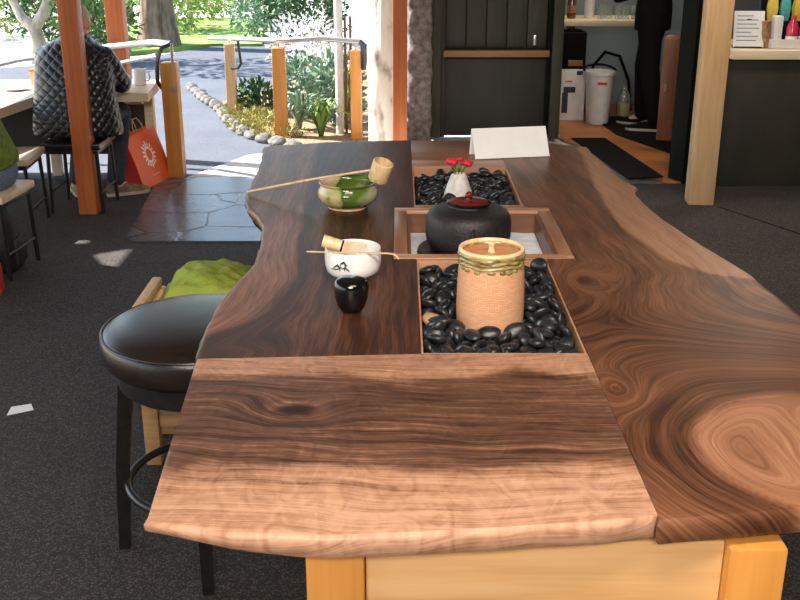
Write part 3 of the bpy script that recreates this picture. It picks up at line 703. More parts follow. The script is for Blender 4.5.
# left handrail beyond the counter
hr = thing('handrail', 'metal handrail behind the long counter ending at a short timber post', 'railing', (-1.49, 6.82, 0))
def loc(pts): return [(x + 1.49, y - 6.82, z) for x, y, z in pts]
M().tube(loc([(-2.95, 7.42, .63), (-2.66, 7.36, .70), (-2.3, 7.30, .76), (-2.0, 7.25, .80), (-1.62, 6.98, .86), (-1.47, 6.84, .865)]), .020, 10).build('rail', MT['steel'], hr)
M().tube(loc([(-2.75, 7.38, .50), (-2.3, 7.30, .60), (-1.9, 7.18, .70), (-1.60, 6.96, .78)]), .014, 8).build('lower_rail', MT['steel'], hr)
M().tube(loc([(-1.47, 6.84, .865), (-1.53, 6.80, .84), (-1.56, 6.78, .76), (-1.565, 6.775, .63), (-1.54, 6.79, .585), (-1.49, 6.81, .58)]), .014, 8).build('rail_end', MT['black_metal'], hr)
M().box((0, 0, .375), (.105, .105, .75), bev=.006).build('post', MT['pine_post'], hr)
M().tube([(.03, -.058, .58), (.03, -.048, .58)], .018, 12).build('bolt', MT['steel'], hr)
M().tube([(0.02, 0.01, .74), (.02, .01, .87)], .011, 8).build('post_pin', MT['steel'], hr)
# far white rail fence
ff = thing('rail_fence', 'low white rail fence across the far lawn', 'fence', (-3.3, 17.2, 0))
M().tube([(-1.6, .9, .36), (-.2, .2, .40), (1.6, 1.0, .52)], .045, 8).build('fence_rail', MT['plastic_white'], ff)
for x, y in ((-1.2, .7), (-.1, .2), (1.1, .8)): M().box((x, y, .2), (.10, .10, .5), bev=.01).build('fence_post', MT['bark_pale'], ff)

# ------------------------------------------------------------------ the walnut table
T = .90
PROF = {'cut': [(.0004, -.0007), (.0008, -.003), (.0008, -.02), (.0008, -.04), (.0008, -.045)],
        'round': [(.0006, -.0003), (.0042, -.0074), (.0056, -.013), (.0045, -.036), (.0, -.045)],
        'live': [(.003, -.0015), (.007, -.008), (.004, -.020), (-.006, -.036), (-.016, -.045)]}
def slab(name, m, us, vs, pos, field, sides, parent, thick=lambda x, y: 1):
    bm = bmesh.new(); nu, nv = len(us), len(vs)
    P2 = [[pos(u, v) for v in vs] for u in us]
    top = [[bm.verts.new((x, y, T)) for x, y in r] for r in P2]
    for i in range(nu - 1):
        for j in range(nv - 1): bm.faces.new((top[i][j], top[i + 1][j], top[i + 1][j + 1], top[i][j + 1]))
    loop = [(i, 0, sides[0]) for i in range(nu - 1)] + [(nu - 1, j, sides[1]) for j in range(nv - 1)] + \
           [(i, nv - 1, sides[2]) for i in range(nu - 1, 0, -1)] + [(0, j, sides[3]) for j in range(nv - 1, 0, -1)]
    n = len(loop); prev = [top[i][j] for i, j, s in loop]; co = [v.co.copy() for v in prev]
    for lv in range(5):
        row = []
        for k, (i, j, s) in enumerate(loop):
            d = co[(k + 1) % n] - co[k - 1]
            nn = Vector((d.y, -d.x, 0)).normalized() if d.length > 1e-7 else Vector((0, 0, 0))
            o, dz = PROF[s][lv]; c = co[k]
            if s == 'live': o += .004 * nz(c.x, c.y + lv * .02, 25, 2) * (lv > 0)
            row.append(bm.verts.new((c.x + nn.x * o, c.y + nn.y * o, T + dz * thick(c.x, c.y))))
        for k in range(n): bm.faces.new((prev[(k + 1) % n], prev[k], row[k], row[(k + 1) % n]))
        prev = row
    # underside
    cx = {(i, j): prev[k] for k, (i, j, s) in enumerate(loop)}
    bot = [[cx.get((i, j)) or bm.verts.new((P2[i][j][0], P2[i][j][1], T - .045 * thick(*P2[i][j]))) for j in range(nv)] for i in range(nu)]
    for i in range(nu - 1):
        for j in range(nv - 1): bm.faces.new((bot[i][j], bot[i][j + 1], bot[i + 1][j + 1], bot[i + 1][j]))
    lr = [bm.verts.layers.float.new(q) for q in ('ring', 'tone', 'along')]
    for v in bm.verts:
        r, t, a = field(v.co.x, v.co.y)
        v[lr[0]] = r + (T - v.co.z) * .9; v[lr[1]] = t; v[lr[2]] = a
    me = bpy.data.meshes.new(name); bm.to_mesh(me); bm.free(); me.materials.append(m)
    me.shade_smooth(); me.set_sharp_from_angle(angle=R(50))
    o = bpy.data.objects.new(name, me); COL.objects.link(o); o.parent = parent
    return o
def lin(n): return [i / n for i in range(n + 1)]
def knot(r, rk, al, s, amp):
    d = r - rk; g = math.exp(-(al / s) ** 2)
    return rk + math.copysign(math.sqrt(d * d + amp * amp * g), d if d else 1)

table = thing('tea_table', 'large live-edge walnut tea table with sunken pebble trays on a pine base', 'table', (0, 0, 0))

# front slab: grain runs across
FE = [(-.3145, 1.121), (-.207, 1.095), (-.085, 1.088), (.061, 1.099), (.249, 1.119), (.3235, 1.135)]
BK = [(-.346, 1.629), (.036, 1.651), (.3235, 1.6515)]
def front_pos(u, v):
    xb = -.346 + u * (.3235 + .346); xf = -.3145 + u * (.3235 + .3145)
    x = xf + (xb - xf) * v
    y0 = interp(FE, xf) + .0022 * nz(xf, 0, 16, 1) * (1 - abs(2 * u - 1) ** 6); y1 = interp(BK, xb)
    return x, y0 + (y1 - y0) * v
def front_field(x, y):
    r = y + .016 * math.sin(5 * x + 1) + .035 * nz(x * .5, y, 4, 3) + .012 * nz(x, y, 9, 4)
    q = math.hypot((x + .16) / 1.5, y - 1.432 + .01 * nz(x, y, 20, 41)); wq = math.exp(-(q / .042) ** 2); r = r * (1 - wq) + wq * (1.45 + q * 1.6)
    ry = y + .020 * nz(x, 0, 5, 5) + .010 * nz(x, y, 14, 6)
    lightf = 1 - smooth(1.225, 1.275, ry)
    bound = interp([(-.34, 1.545), (-.1, 1.56), (.0, 1.535), (.12, 1.555), (.2, 1.575), (.33, 1.53)], x)
    lightb = smooth(bound - .012, bound + .022, ry)
    t = .385 + .08 * nz(x, y, 3, 8) + .46 * max(lightf, lightb * .75)
    t += .05 * (1 - smooth(1.11, 1.2, y))
    dk = math.hypot((x + .16) / 1.7, y - 1.432)
    t -= .45 * math.exp(-(dk / .012) ** 2) - .16 * math.exp(-((dk - .024) / .008) ** 2) + .14 * math.exp(-(dk / .05) ** 2)
    return r, t, x
slab('front_slab', MT['walnut_front'], lin(90), lin(60), front_pos, front_field, ('round', 'cut', 'cut', 'cut'), table,
     lambda x, y: (.36 + .38 * smooth(-.33, -.10, x)) * (1 - smooth(1.2, 1.4, y)) + smooth(1.2, 1.4, y))

# left slab: grain runs away from the viewer
LE = [(1.629, -.346), (1.77, -.352), (1.867, -.352), (2.013, -.338), (2.146, -.315), (2.294, -.318), (2.463, -.332), (2.556, -.362), (2.634, -.394), (2.70, -.412), (2.78, -.416), (3.134, -.425), (3.406, -.447)]
LB = [(3.33, -.265), (2.334, -.232), (2.045, -.214), (1.867, -.244), (1.778, -.294), (1.66, -.40)][::-1]
def stepped(y, a, b): return b if 2.1895 < y < 2.6255 else a
lv = sorted(set([i / 150 for i in range(151)]))
def vrows(y0, y1, n, cuts):
    v = [i / n for i in range(n + 1)]
    for c in cuts:
        for e in (-.0002, .0002): v.append((c + e - y0) / (y1 - y0))
    return sorted(v)
def left_pos(u, v):
    y = 1.6525 + v * (3.50 - 1.6525)
    x0 = interp(LE, y) + .004 * nz(y, 0, 12, 9) * smooth(1.63, 1.75, y); x1 = stepped(y, .0362, -.0155)
    x = x0 + (x1 - x0) * u
    yb = interp([(-.45, 3.408), (-.426, 3.424), (-.237, 3.488), (.05, 3.523)], x) - 3.50
    yf = interp(BK, x) + .001 - 1.6525
    return x, y + yb * smooth(.9, 1, v) + yf * (1 - smooth(0, .05, v))
def left_field(x, y):
    b = interp(LB, y)
    r = x - (b + .23) * .8 * math.exp(-((x - b) / .12) ** 2) + .022 * nz(x, y * .35, 5, 11) + .01 * nz(x, y * .5, 12, 12)
    s = smooth(b + .012, b - .02, x + .012 * nz(x, y, 8, 13))
    line = math.exp(-((x - b) / .012) ** 2)
    t = .33 + .30 * s - .12 * line + .08 * nz(x, y, 4, 14)
    return r, t, y
slab('left_slab', MT['walnut_side'], lin(44), vrows(1.6525, 3.5, 150, (2.1895, 2.6255)), left_pos, left_field, ('cut', 'cut', 'round', 'live'), table)

# right slab
RE = [(1.14, .742), (1.5, .765), (1.829, .758), (1.95, .748), (2.078, .738), (2.294, .692), (2.527, .655), (2.655, .645), (2.762, .640), (2.853, .662), (2.90, .650), (2.937, .636), (3.134, .629), (3.40, .615)]
SB = [(2.0, .80), (2.058, .718), (2.084, .654), (2.181, .589), (2.454, .532), (2.853, .548), (3.0, .56), (3.4, .585)]
def right_pos(u, v):
    y = 1.14 + v * (3.48 - 1.14)
    x1 = interp(RE, y) + .004 * nz(y, 0, 13, 19); x0 = stepped(y, .3245, .3885)
    x = x0 + (x1 - x0) * u
    yf = interp([(.32, 1.122), (.509, 1.150), (.75, 1.185)], x) - 1.14
    yb = interp([(.3, 3.523), (.45, 3.50), (.62, 3.40)], x) - 3.48
    return x, y + yf * (1 - smooth(0, .08, v)) + yb * smooth(.9, 1, v)
def right_field(x, y):
    d = math.hypot((x - .600) * 1.0, (y - 1.305) * .95) + .012 * nz(x, y, 8, 20)
    w_ = 1 - smooth(1.45, 2.15, y)
    r = w_ * (d * 1.2 if d > .177 else .2124 + (x - .6) * .5 * smooth(.177, .1, d)) + (1 - w_) * (x + .10 * (y - 2.1)) + .016 * nz(x * 1.3, y * .6, 5, 21) + .008 * nz(x, y, 12, 22)
    for kx, ky, sk in ((.385, 2.045, .040), (.345, 1.51, .030)):
        q = math.hypot((x - kx) + .006 * nz(x, y, 25, 43), (y - ky) / 1.7); wq = math.exp(-(q / sk) ** 2); r = r * (1 - wq) + wq * (.5 + q * 1.5)
    b = interp(SB, y) if y > 2.0 else 9
    s = smooth(b - .006, b + .012, x + .006 * nz(x, y, 12, 23))
    ov = 1 - smooth(.168, .186, d)
    t = .395 + .10 * nz(x, y, 3.2, 24) + .06 * nz(x, y, 9, 27)
    t = t * (1 - s) + s * .90
    t = t * (1 - ov) + ov * (.74 + .10 * nz(x, y, 6, 25))
    t -= .12 * math.exp(-((d - .20) / .02) ** 2)
    burl = math.exp(-((x - .72) / .06) ** 2 - ((y - 1.98) / .10) ** 2)
    t += burl * .25 * nz(x, y, 22, 26)
    for kx, ky in ((.385, 2.045), (.345, 1.51)):
        q = math.hypot(x - kx, (y - ky) / 1.6); t -= .25 * math.exp(-(q / .014) ** 2) - .10 * math.exp(-(q / .045) ** 2)
    return r, t, y
slab('right_slab', MT['walnut_right'], lin(54), vrows(1.14, 3.48, 180, (2.1895, 2.6255)), right_pos, right_field, ('round', 'live', 'round', 'cut'), table, lambda x, y: .80 + .20 * smooth(1.2, 1.4, y))

# strips between the pits
M().box((.1803, 2.1805, .8775), (.2870, .0170, .045), bev=.0008).build('cross_strip', MT['walnut_light'], table)
M().box((.1803, 2.6390, .8775), (.2870, .0265, .045), bev=.0008).build('cross_strip', MT['walnut_x'], table)
M().box((.1803, 3.3665, .8770), (.2870, .313, .044), bev=.0015).build('back_board', MT['walnut_x'], table)
M().box((.1803, 3.1595, .8775), (.2870, .0990, .045), bev=.0012).build('cross_strip', MT['walnut_light'], table)
def liner(x0, x1, y0, y1, z0, z1, th, m, name):
    b = M()
    b.box(((x0 + x1) / 2, y0 - th / 2, (z0 + z1) / 2), (x1 - x0 + 2 * th, th, z1 - z0), bev=0)
    b.box(((x0 + x1) / 2, y1 + th / 2, (z0 + z1) / 2), (x1 - x0 + 2 * th, th, z1 - z0), bev=0)
    b.box((x0 - th / 2, (y0 + y1) / 2, (z0 + z1) / 2), (th, y1 - y0, z1 - z0), bev=0)
    b.box((x1 + th / 2, (y0 + y1) / 2, (z0 + z1) / 2), (th, y1 - y0, z1 - z0), bev=0)
    return b.build(name, m, table, smooth=False)
for (y0, y1) in ((1.657, 2.168), (2.657, 3.105)):
    liner(.0405, .3195, y0, y1, .842, .8992, .0036, MT['walnut_light'], 'pebble_tray_wall')
    M().box((.18, (y0 + y1) / 2, .8455), (.2785, y1 - y0 - .001, .012), bev=0).build('pebble_tray_floor', MT['black_paint'], table)
# hearth frame, proud of the top by a hair, and its lining
X0, X1, Y0, Y1, W_ = -.0145, .3875, 2.1905, 2.6245, .032
for yy in (Y0 + W_ / 2, Y1 - W_ / 2): M().box(((X0 + X1) / 2, yy, .8785), (X1 - X0, W_, .046), bev=.002).build('hearth_frame_rail', MT['walnut_light'], table)
for xx in (X0 + W_ / 2, X1 - W_ / 2): M().box((xx, (Y0 + Y1) / 2, .8785), (W_, Y1 - Y0 - 2 * W_ - .001, .046), bev=.002).build('hearth_frame_rail', MT['walnut_y'], table)
liner(X0 + W_ + .008, X1 - W_ - .008, Y0 + W_ + .008, Y1 - W_ - .008, .830, .8935, .0075, MT['walnut_pit'], 'hearth_lining')
M().box(((X0 + X1) / 2, (Y0 + Y1) / 2, .836), (.318, .352, .012), bev=0).build('hearth_floor', MT['black_paint'], table)
ash = M().grid(lambda u, v: Vector((.0265 + u * .320, 2.2315 + v * .352, .8445 + .002 * nz(u, v, 9, 40))), 40, 40).build('ash_bed', MT['ash'], table)
tag(ash, 'pale bluish ash', kind='stuff')
# pine base
for (x, y) in ((-.083, 1.165), (.456, 1.165), (-.083, 3.22), (.456, 3.22)):
    M().box((x, y, .4265), (.075, .075, .853), bev=.004).build('base_post', MT['pine_post'], table)
M().box((.1865, 1.158, .4465), (.462, .024, .813), bev=.002).build('base_panel', MT['pine'], table)
M().box((.1865, 3.225, .4465), (.462, .024, .813), bev=.002).build('base_panel', MT['pine'], table)
for x in (-.078, .451): M().box((x, 2.1925, .4465), (.024, 1.978, .813), bev=.002).build('base_side_panel', MT['pine'], table)

# ------------------------------------------------------------------ things on the table
TT = T + .0006
# water jar standing in the pebbles
jar = thing('water_jar', 'basket-textured clay water jar with reddish bamboo lid among the black pebbles', 'jar', (.173, 1.875, .8525))
def soft(p, a):
    k = 1 + .012 * math.cos(2 * a + .6) + .008 * math.cos(3 * a); return Vector((p.x * k, p.y * k, p.z))
M().lathe([(.0, 0), (.060, 0), (.064, .004), (.0655, .02), (.0665, .05), (.0655, .09), (.063, .125), (.0615, .140), (.059, .140), (.0575, .133), (.056, .10)], 56, fn=soft, cap0=False, cap1=False).build('jar_body', MT['weave'], jar)
bd = M()
for z, r, rr in ((.1275, .0618, .0036), (.1345, .0616, .0036), (.1415, .0614, .0042)):
    bd.tube([((r + .0012 * math.sin(a * 9 + z * 300)) * math.cos(a), (r + .0012 * math.sin(a * 9 + z * 300)) * math.sin(a), z + .0012 * math.sin(5 * a + z * 900)) for a in [2 * PI * i / 72 for i in range(72)]], rr, 8, closed=True)
bd.build('glazed_rim', MT['olive_glaze'], jar)
dr = M()
for i in range(9):
    a = -2.7 + i * .33 + .1 * math.sin(i * 5); dr.ball((.0622 * math.cos(a), .0622 * math.sin(a), .1215), (.007 + .002 * (i % 2), .0035, .003 + .0025 * ((i * 7) % 3) / 2), 10, (0, 0, a + PI / 2))
dr.build('glaze_drip', MT['olive_glaze'], jar)['label'] = 'dark runs of olive glaze under the rim'
M().tube([(.0605 * math.cos(a), .0605 * math.sin(a), .1475) for a in [2 * PI * i / 60 for i in range(60)]], .0042, 8, closed=True).build('lid_rim', MT['bamboo'], jar)
M().lathe([(0, .136), (.058, .136), (.0595, .141), (.054, .1432), (.03, .1425), (0, .1425)], 48, cap0=False, cap1=False).build('lid', MT['bamboo_red'], jar)
M().lathe([(.0075, .142), (.0060, .147), (.0055, .152), (.0085, .157), (.008, .160), (0, .161)], 18, cap1=False).build('lid_knob', MT['bamboo'], jar)

for o_ in jar.children: o_.data.transform(Matrix.Diagonal((.97, .97, 1.14, 1)))

# kettle over the hearth
kt = thing('tea_kettle', 'round black iron tea kettle with a dark red lid in the sunken hearth', 'kettle', (.164, 2.405, .8475))
M().lathe([(.055, .014), (.088, .016), (.099, .028), (.1025, .048), (.1025, .078), (.1005, .092), (.094, .104), (.080, .1105), (.056, .1135), (.047, .1165), (.046, .121), (.040, .121)], 64, cap1=True).build('kettle_body', MT['iron'], kt)
for a in (-1.52, 1.62):
    M().tube([(.099 * math.cos(a), .099 * math.sin(a), .055), (.107 * math.cos(a), .107 * math.sin(a), .063), (.107 * math.cos(a), .107 * math.sin(a), .076), (.098 * math.cos(a), .098 * math.sin(a), .084)], .0045, 8).build('kettle_lug', MT['iron'], kt)
M().lathe([(.038, .1215), (.050, .1215), (.0525, .124), (.0525, .126), (.050, .127), (.040, .127)], 40).build('lid_edge', MT['lacquer_black'], kt)
M().lathe([(.047, .1272), (.035, .1300), (.018, .1315), (0, .1318)], 40, cap1=False).build('lid', MT['lacquer_red'], kt)
kb = M(); kb.ball((0, 0, .143), (.0095, .0095, .0085), 18); kb.lathe([(.006, .130), (.005, .137)], 14)
kb.build('lid_knob', MT['lacquer_red'], kt)
M().lathe([(.05, .0005), (.120, .0005), (.123, .003), (.120, .011), (.100, .0135), (.05, .0135)], 48).build('burner_plate', MT['black_metal'], kt)

# vase with red flowers
vs = thing('flower_vase', 'small pale cone-shaped vase holding red flowers in the rear pebble tray', 'vase', (.162, 2.835, .8525))
def facet(p, a):
    return Vector((p.x * 1.0, p.y * .85, p.z + .006 * (p.x / .04) * (p.z / .1)))
M().lathe([(.0, 0), (.040, 0), (.0425, .003), (.0420, .02), (.0385, .038), (.029, .066), (.0205, .088), (.0175, .091), (.0145, .088), (.013, .06)], 30, fn=facet, cap0=False).build('vase_body', MT['vase_glaze'], vs)
rg = random.Random(3)
for i, (x, y, z, r) in enumerate(((-.018, -.004, .122, .0185), (.024, .0, .118, .0175), (.004, .008, .128, .010), (-.026, .006, .126, .009), (.030, -.004, .112, .008))):
    f = M()
    for j in range(11):
        a = j * 2.4; t_ = .35 + .6 * (j / 10)
        f.ball((x + r * .62 * math.cos(a) * t_, y + r * .62 * math.sin(a) * t_, z + r * .5 * (1 - t_)), (r * .52, r * .40, r * .36), 8, (rg.uniform(-.6, .6), rg.uniform(-.6, .6), a))
    fo = f.build('blossom', MT['petal'], vs)
    M().tube([(x * .15, y * .2, .070), (x * .5, y * .5, .100), (x, y, z)], .0013, 6).build('flower_stem', MT['leaf_mid'], fo)
lf = M()
for i in range(7):
    a = i * .9 + .3; c = Vector((.010 * math.cos(a), .010 * math.sin(a), .094)); ax = Vector((math.cos(a) * .6, math.sin(a) * .6, .8)); sd = Vector((-math.sin(a), math.cos(a), 0))
    lf.rings([[c + ax * .026 * t - sd * .005 * math.sin(PI * (t * .9 + .08)), c + ax * .026 * t + sd * .005 * math.sin(PI * (t * .9 + .08))] for t in (0, .25, .5, .75, 1)], closed=False)
lf.build('leaf_tuft', MT['leaf_mid'], vs, fix=False)

# green waste-water bowl and ladle
gb = thing('tea_bowl', 'squat green and cream glazed bowl under the bamboo ladle', 'bowl', (-.1366, 2.632, TT))
def wob(p, a): return Vector((p.x * (1 + .01 * math.cos(3 * a)), p.y * (1 + .01 * math.sin(2 * a)), p.z))
M().lathe([(.0, .006), (.045, .0065), (.058, .009), (.073, .022), (.0785, .036), (.077, .048), (.0705, .057), (.0695, .061), (.0745, .068), (.073, .0695), (.067, .062), (.066, .054), (.071, .044), (.070, .032), (.055, .014), (0, .011)], 64, fn=wob, cap0=False, cap1=False).build('bowl_body', MT['bowl_glaze'], gb)
M().lathe([(.0, 0), (.050, 0), (.052, .002), (.050, .0075), (0, .0075)], 40, cap0=False, cap1=False).build('foot_ring', MT['clay'], gb)
ld = thing('bamboo_ladle', 'long-handled bamboo ladle lying across the green bowl', 'ladle', (-.050, 2.665, .990))
tip = Vector((-.418, 2.775, .9055)) - Vector((-.050, 2.665, .990))
M().tube([tip, tip * .5 + Vector((0, 0, .006)), Vector((-.022, .0065, .0))], [.0046, .0048, .0045], 10, flat=.75).build('handle', MT['bamboo'], ld)
M().lathe([(.0, -.027), (.0265, -.027), (.0275, -.025), (.0275, .024), (.0245, .026), (.0235, -.020), (0, -.021)], 40, rot=(R(14), R(17), 0), cap0=False, cap1=False).build('cup', MT['bamboo'], ld)

# white bowl, whisk, scoop, caddy
wb = thing('tea_bowl', 'white tea bowl with black brush marks holding the bamboo whisk', 'bowl', (-.0985, 2.062, TT))
M().lathe([(.0, .006), (.030, .0065), (.045, .009), (.055, .018), (.0585, .032), (.0590, .050), (.0580, .064), (.0572, .0665), (.0558, .0662), (.0550, .060), (.0548, .032), (.050, .018), (.036, .0115), (0, .010)], 64, fn=wob, cap0=False, cap1=False).build('bowl_body', MT['white_glaze'], wb)
M().lathe([(.0, 0), (.031, 0), (.0325, .0015), (.0315, .0075), (0, .0075)], 40, cap0=False, cap1=False).build('foot_ring', MT['white_glaze'], wb)
def on_bowl(a, z):
    r = interp([(.009, .045), (.018, .055), (.032, .0585), (.050, .0590), (.064, .0580)], z) * 1.012 + .0008
    return Vector((r * math.cos(a), r * math.sin(a), z))
bs = M()
for st, w0 in (([(-2.25, .036), (-2.06, .044), (-1.98, .036)], .0016), ([(-2.35, .033), (-2.1, .034), (-1.9, .040)], .0012), ([(-1.96, .046), (-1.84, .051), (-1.72, .043)], .0020), ([(-1.92, .036), (-1.80, .040), (-1.70, .035), (-1.64, .032)], .0013), ([(-2.0, .030), (-1.94, .048)], .0010), ([(-1.82, .032), (-1.76, .049)], .0011)):
    bs.tube([on_bowl(interp([(i, s[0]) for i, s in enumerate(st)], t * (len(st) - 1)), interp([(i, s[1]) for i, s in enumerate(st)], t * (len(st) - 1))) for t in lin(10)], [w0 * (.5 + math.sin(PI * t) * .7) for t in lin(10)], 6)
bs.build('brush_marks', MT['black_ink'], wb)['label'] = 'black brushwork'
wk = thing('tea_whisk', 'bamboo tea whisk leaning inside the white bowl', 'whisk', (-.0985, 2.070, TT + .060))
ax = (0, R(-75), R(172))
def wmesh(fn): 
    return fn(M())
E_ = Euler((0, R(106), R(-4))).to_matrix(); C_ = Vector((-.062, .004, .016))
def tw(v): return E_ @ Vector(v) + C_
def rods(b, pts, rad, n=8): return b.tube([tw(p) for p in pts], rad, n)
b = M(); rods(b, [(0, 0, 0), (0, 0, .020), (0, 0, .040)], [.0135, .0130, .0125], 24); b.build('whisk_handle', MT['bamboo'], wk)
b = M(); rods(b, [(0, 0, .0395), (0, 0, .0435)], .0133, 24); b.build('thread', MT['black_cloth'], wk)
b = M()
for i in range(30):
    a = 2 * PI * i / 30; c, s = math.cos(a), math.sin(a)
    rods(b, [(.0115 * c, .0115 * s, .043), (.016 * c, .016 * s, .060), (.0215 * c, .0215 * s, .082), (.018 * c, .018 * s, .090), (.015 * c, .015 * s, .088)], [.0012, .0010, .0008, .0005, .0003], 5)
b.build('tines', MT['bamboo'], wk)
sc_ = M(); W2 = []
PT = [(-.190, 2.033, .9715), (-.12, 2.0315, .9698), (-.05, 2.031, .9690), (-.025, 2.030, .9687), (-.012, 2.028, .9675), (-.006, 2.026, .9640), (-.003, 2.025, .9585)]
SO = Vector((-.10, 2.03, .969)); SD = Vector((0, -.018, 0))
sc_.rings([[Vector(p) - SO + Vector((0, dy * w2, 0)) + Vector((dz * sx, 0, dz)) for dy, dz in ((-1, .0008), (1, .0008), (1, -.0008), (-1, -.0008))] for p, w2, sx in zip(PT, (.0022, .0026, .0028, .0032, .0040, .0042, .0030), (0, 0, 0, .2, .6, 1, 1.2))])
tag(sc_.build('tea_scoop', MT['bamboo'], None, SO + SD), 'slim bamboo tea scoop laid across the rim of the white bowl', 'scoop')
cd = thing('tea_caddy', 'small glossy black lacquer tea caddy in front of the white bowl', 'caddy', (-.0925, 1.862, TT))
M().lathe([(.0, 0), (.017, 0), (.020, .0015), (.027, .012), (.0315, .028), (.0325, .040), (.0325, .0435), (0, .0435)], 48, cap0=False, cap1=False).build('caddy_body', MT['lacquer_black'], cd)
M().lathe([(.0331, .0430), (.0333, .050), (.0318, .0585), (.0275, .0635), (.018, .0655), (0, .0662)], 48, cap1=False).build('lid', MT['lacquer_black'], cd)
# tent card
tc_ = thing('tent_card', 'folded white tent card at the far end of the table', 'card', (.350, 3.262, TT), R(11))
def leaf_card(s):
    m_ = M(); a = .020 * s
    m_.rings([[Vector((x, a * (1.5 if s < 0 else 2.2), 0.001)), Vector((x, .0008 * s + .025, .0865)), Vector((x, .0008 * s + .0256, .0870)), Vector((x, a * (1.5 if s < 0 else 2.2) + .0012, 0.001))] for x in (-.122 , .122)])
    return m_
leaf_card(-1).build('front_leaf', MT['white_card'], tc_, smooth=False)
leaf_card(1).build('back_leaf', MT['white_card'], tc_, smooth=False)

# black pebbles: index, x, y, z and turn (quaternion) of each
PEB_SHAPES = []
for i, a in enumerate([(.0205, .0150, .0085), (.018, .0145, .008), (.022, .0145, .0075), (.0165, .014, .0085), (.0195, .0165, .008), (.024, .0165, .009)]):
    m_ = M().ball((0, 0, 0), a, 14)
    for v in m_.bm.verts: v.co *= 1 + .07 * noise.noise(v.co * 45 + Vector((i * 3, 0, 0)))
    PEB_SHAPES.append(m_.mesh('river_pebble', MT['pebble'], 180))
def unpack(s):
    out = []
    for w_ in s.split(';'):
        q = [int(k) for k in w_.split(',')]; out.append((q[0], q[1] / 1e4, q[2] / 1e4, q[3] / 1e4, *[k / 1e3 for k in q[4:8]]))
    return out
def pebbles(seen, hidden, label, group, special=None):
    for i, x, y, z, a, b, c, d in unpack(seen):
        o = bpy.data.objects.new('river_pebble', PEB_SHAPES[i]); COL.objects.link(o)
        o.location = (x, y, z); o.rotation_mode = 'QUATERNION'; o.rotation_quaternion = (a, b, c, d)
        tag(o, label, 'pebble', group)
        if special and math.hypot(x - special[0], y - special[1]) < 1e-4:
            me = PEB_SHAPES[i].copy(); me.materials.clear(); me.materials.append(MT['pebble_tan']); o.data = me
            o['label'] = 'single tan pebble among the black ones left of the clay jar'; del o['group']
    bm = bmesh.new()
    for i, x, y, z, a, b, c, d in unpack(hidden):
        n0 = len(bm.verts); bm.from_mesh(PEB_SHAPES[i]); bm.verts.ensure_lookup_table()
        q = Quaternion((a, b, c, d)).to_matrix()
        for v in bm.verts[n0:]: v.co = q @ v.co + Vector((x, y, z))
    me = bpy.data.meshes.new('pebble_bed'); bm.to_mesh(me); bm.free(); me.materials.append(MT['pebble']); me.shade_smooth()
    o = bpy.data.objects.new('pebble_bed', me); COL.objects.link(o)
    return o
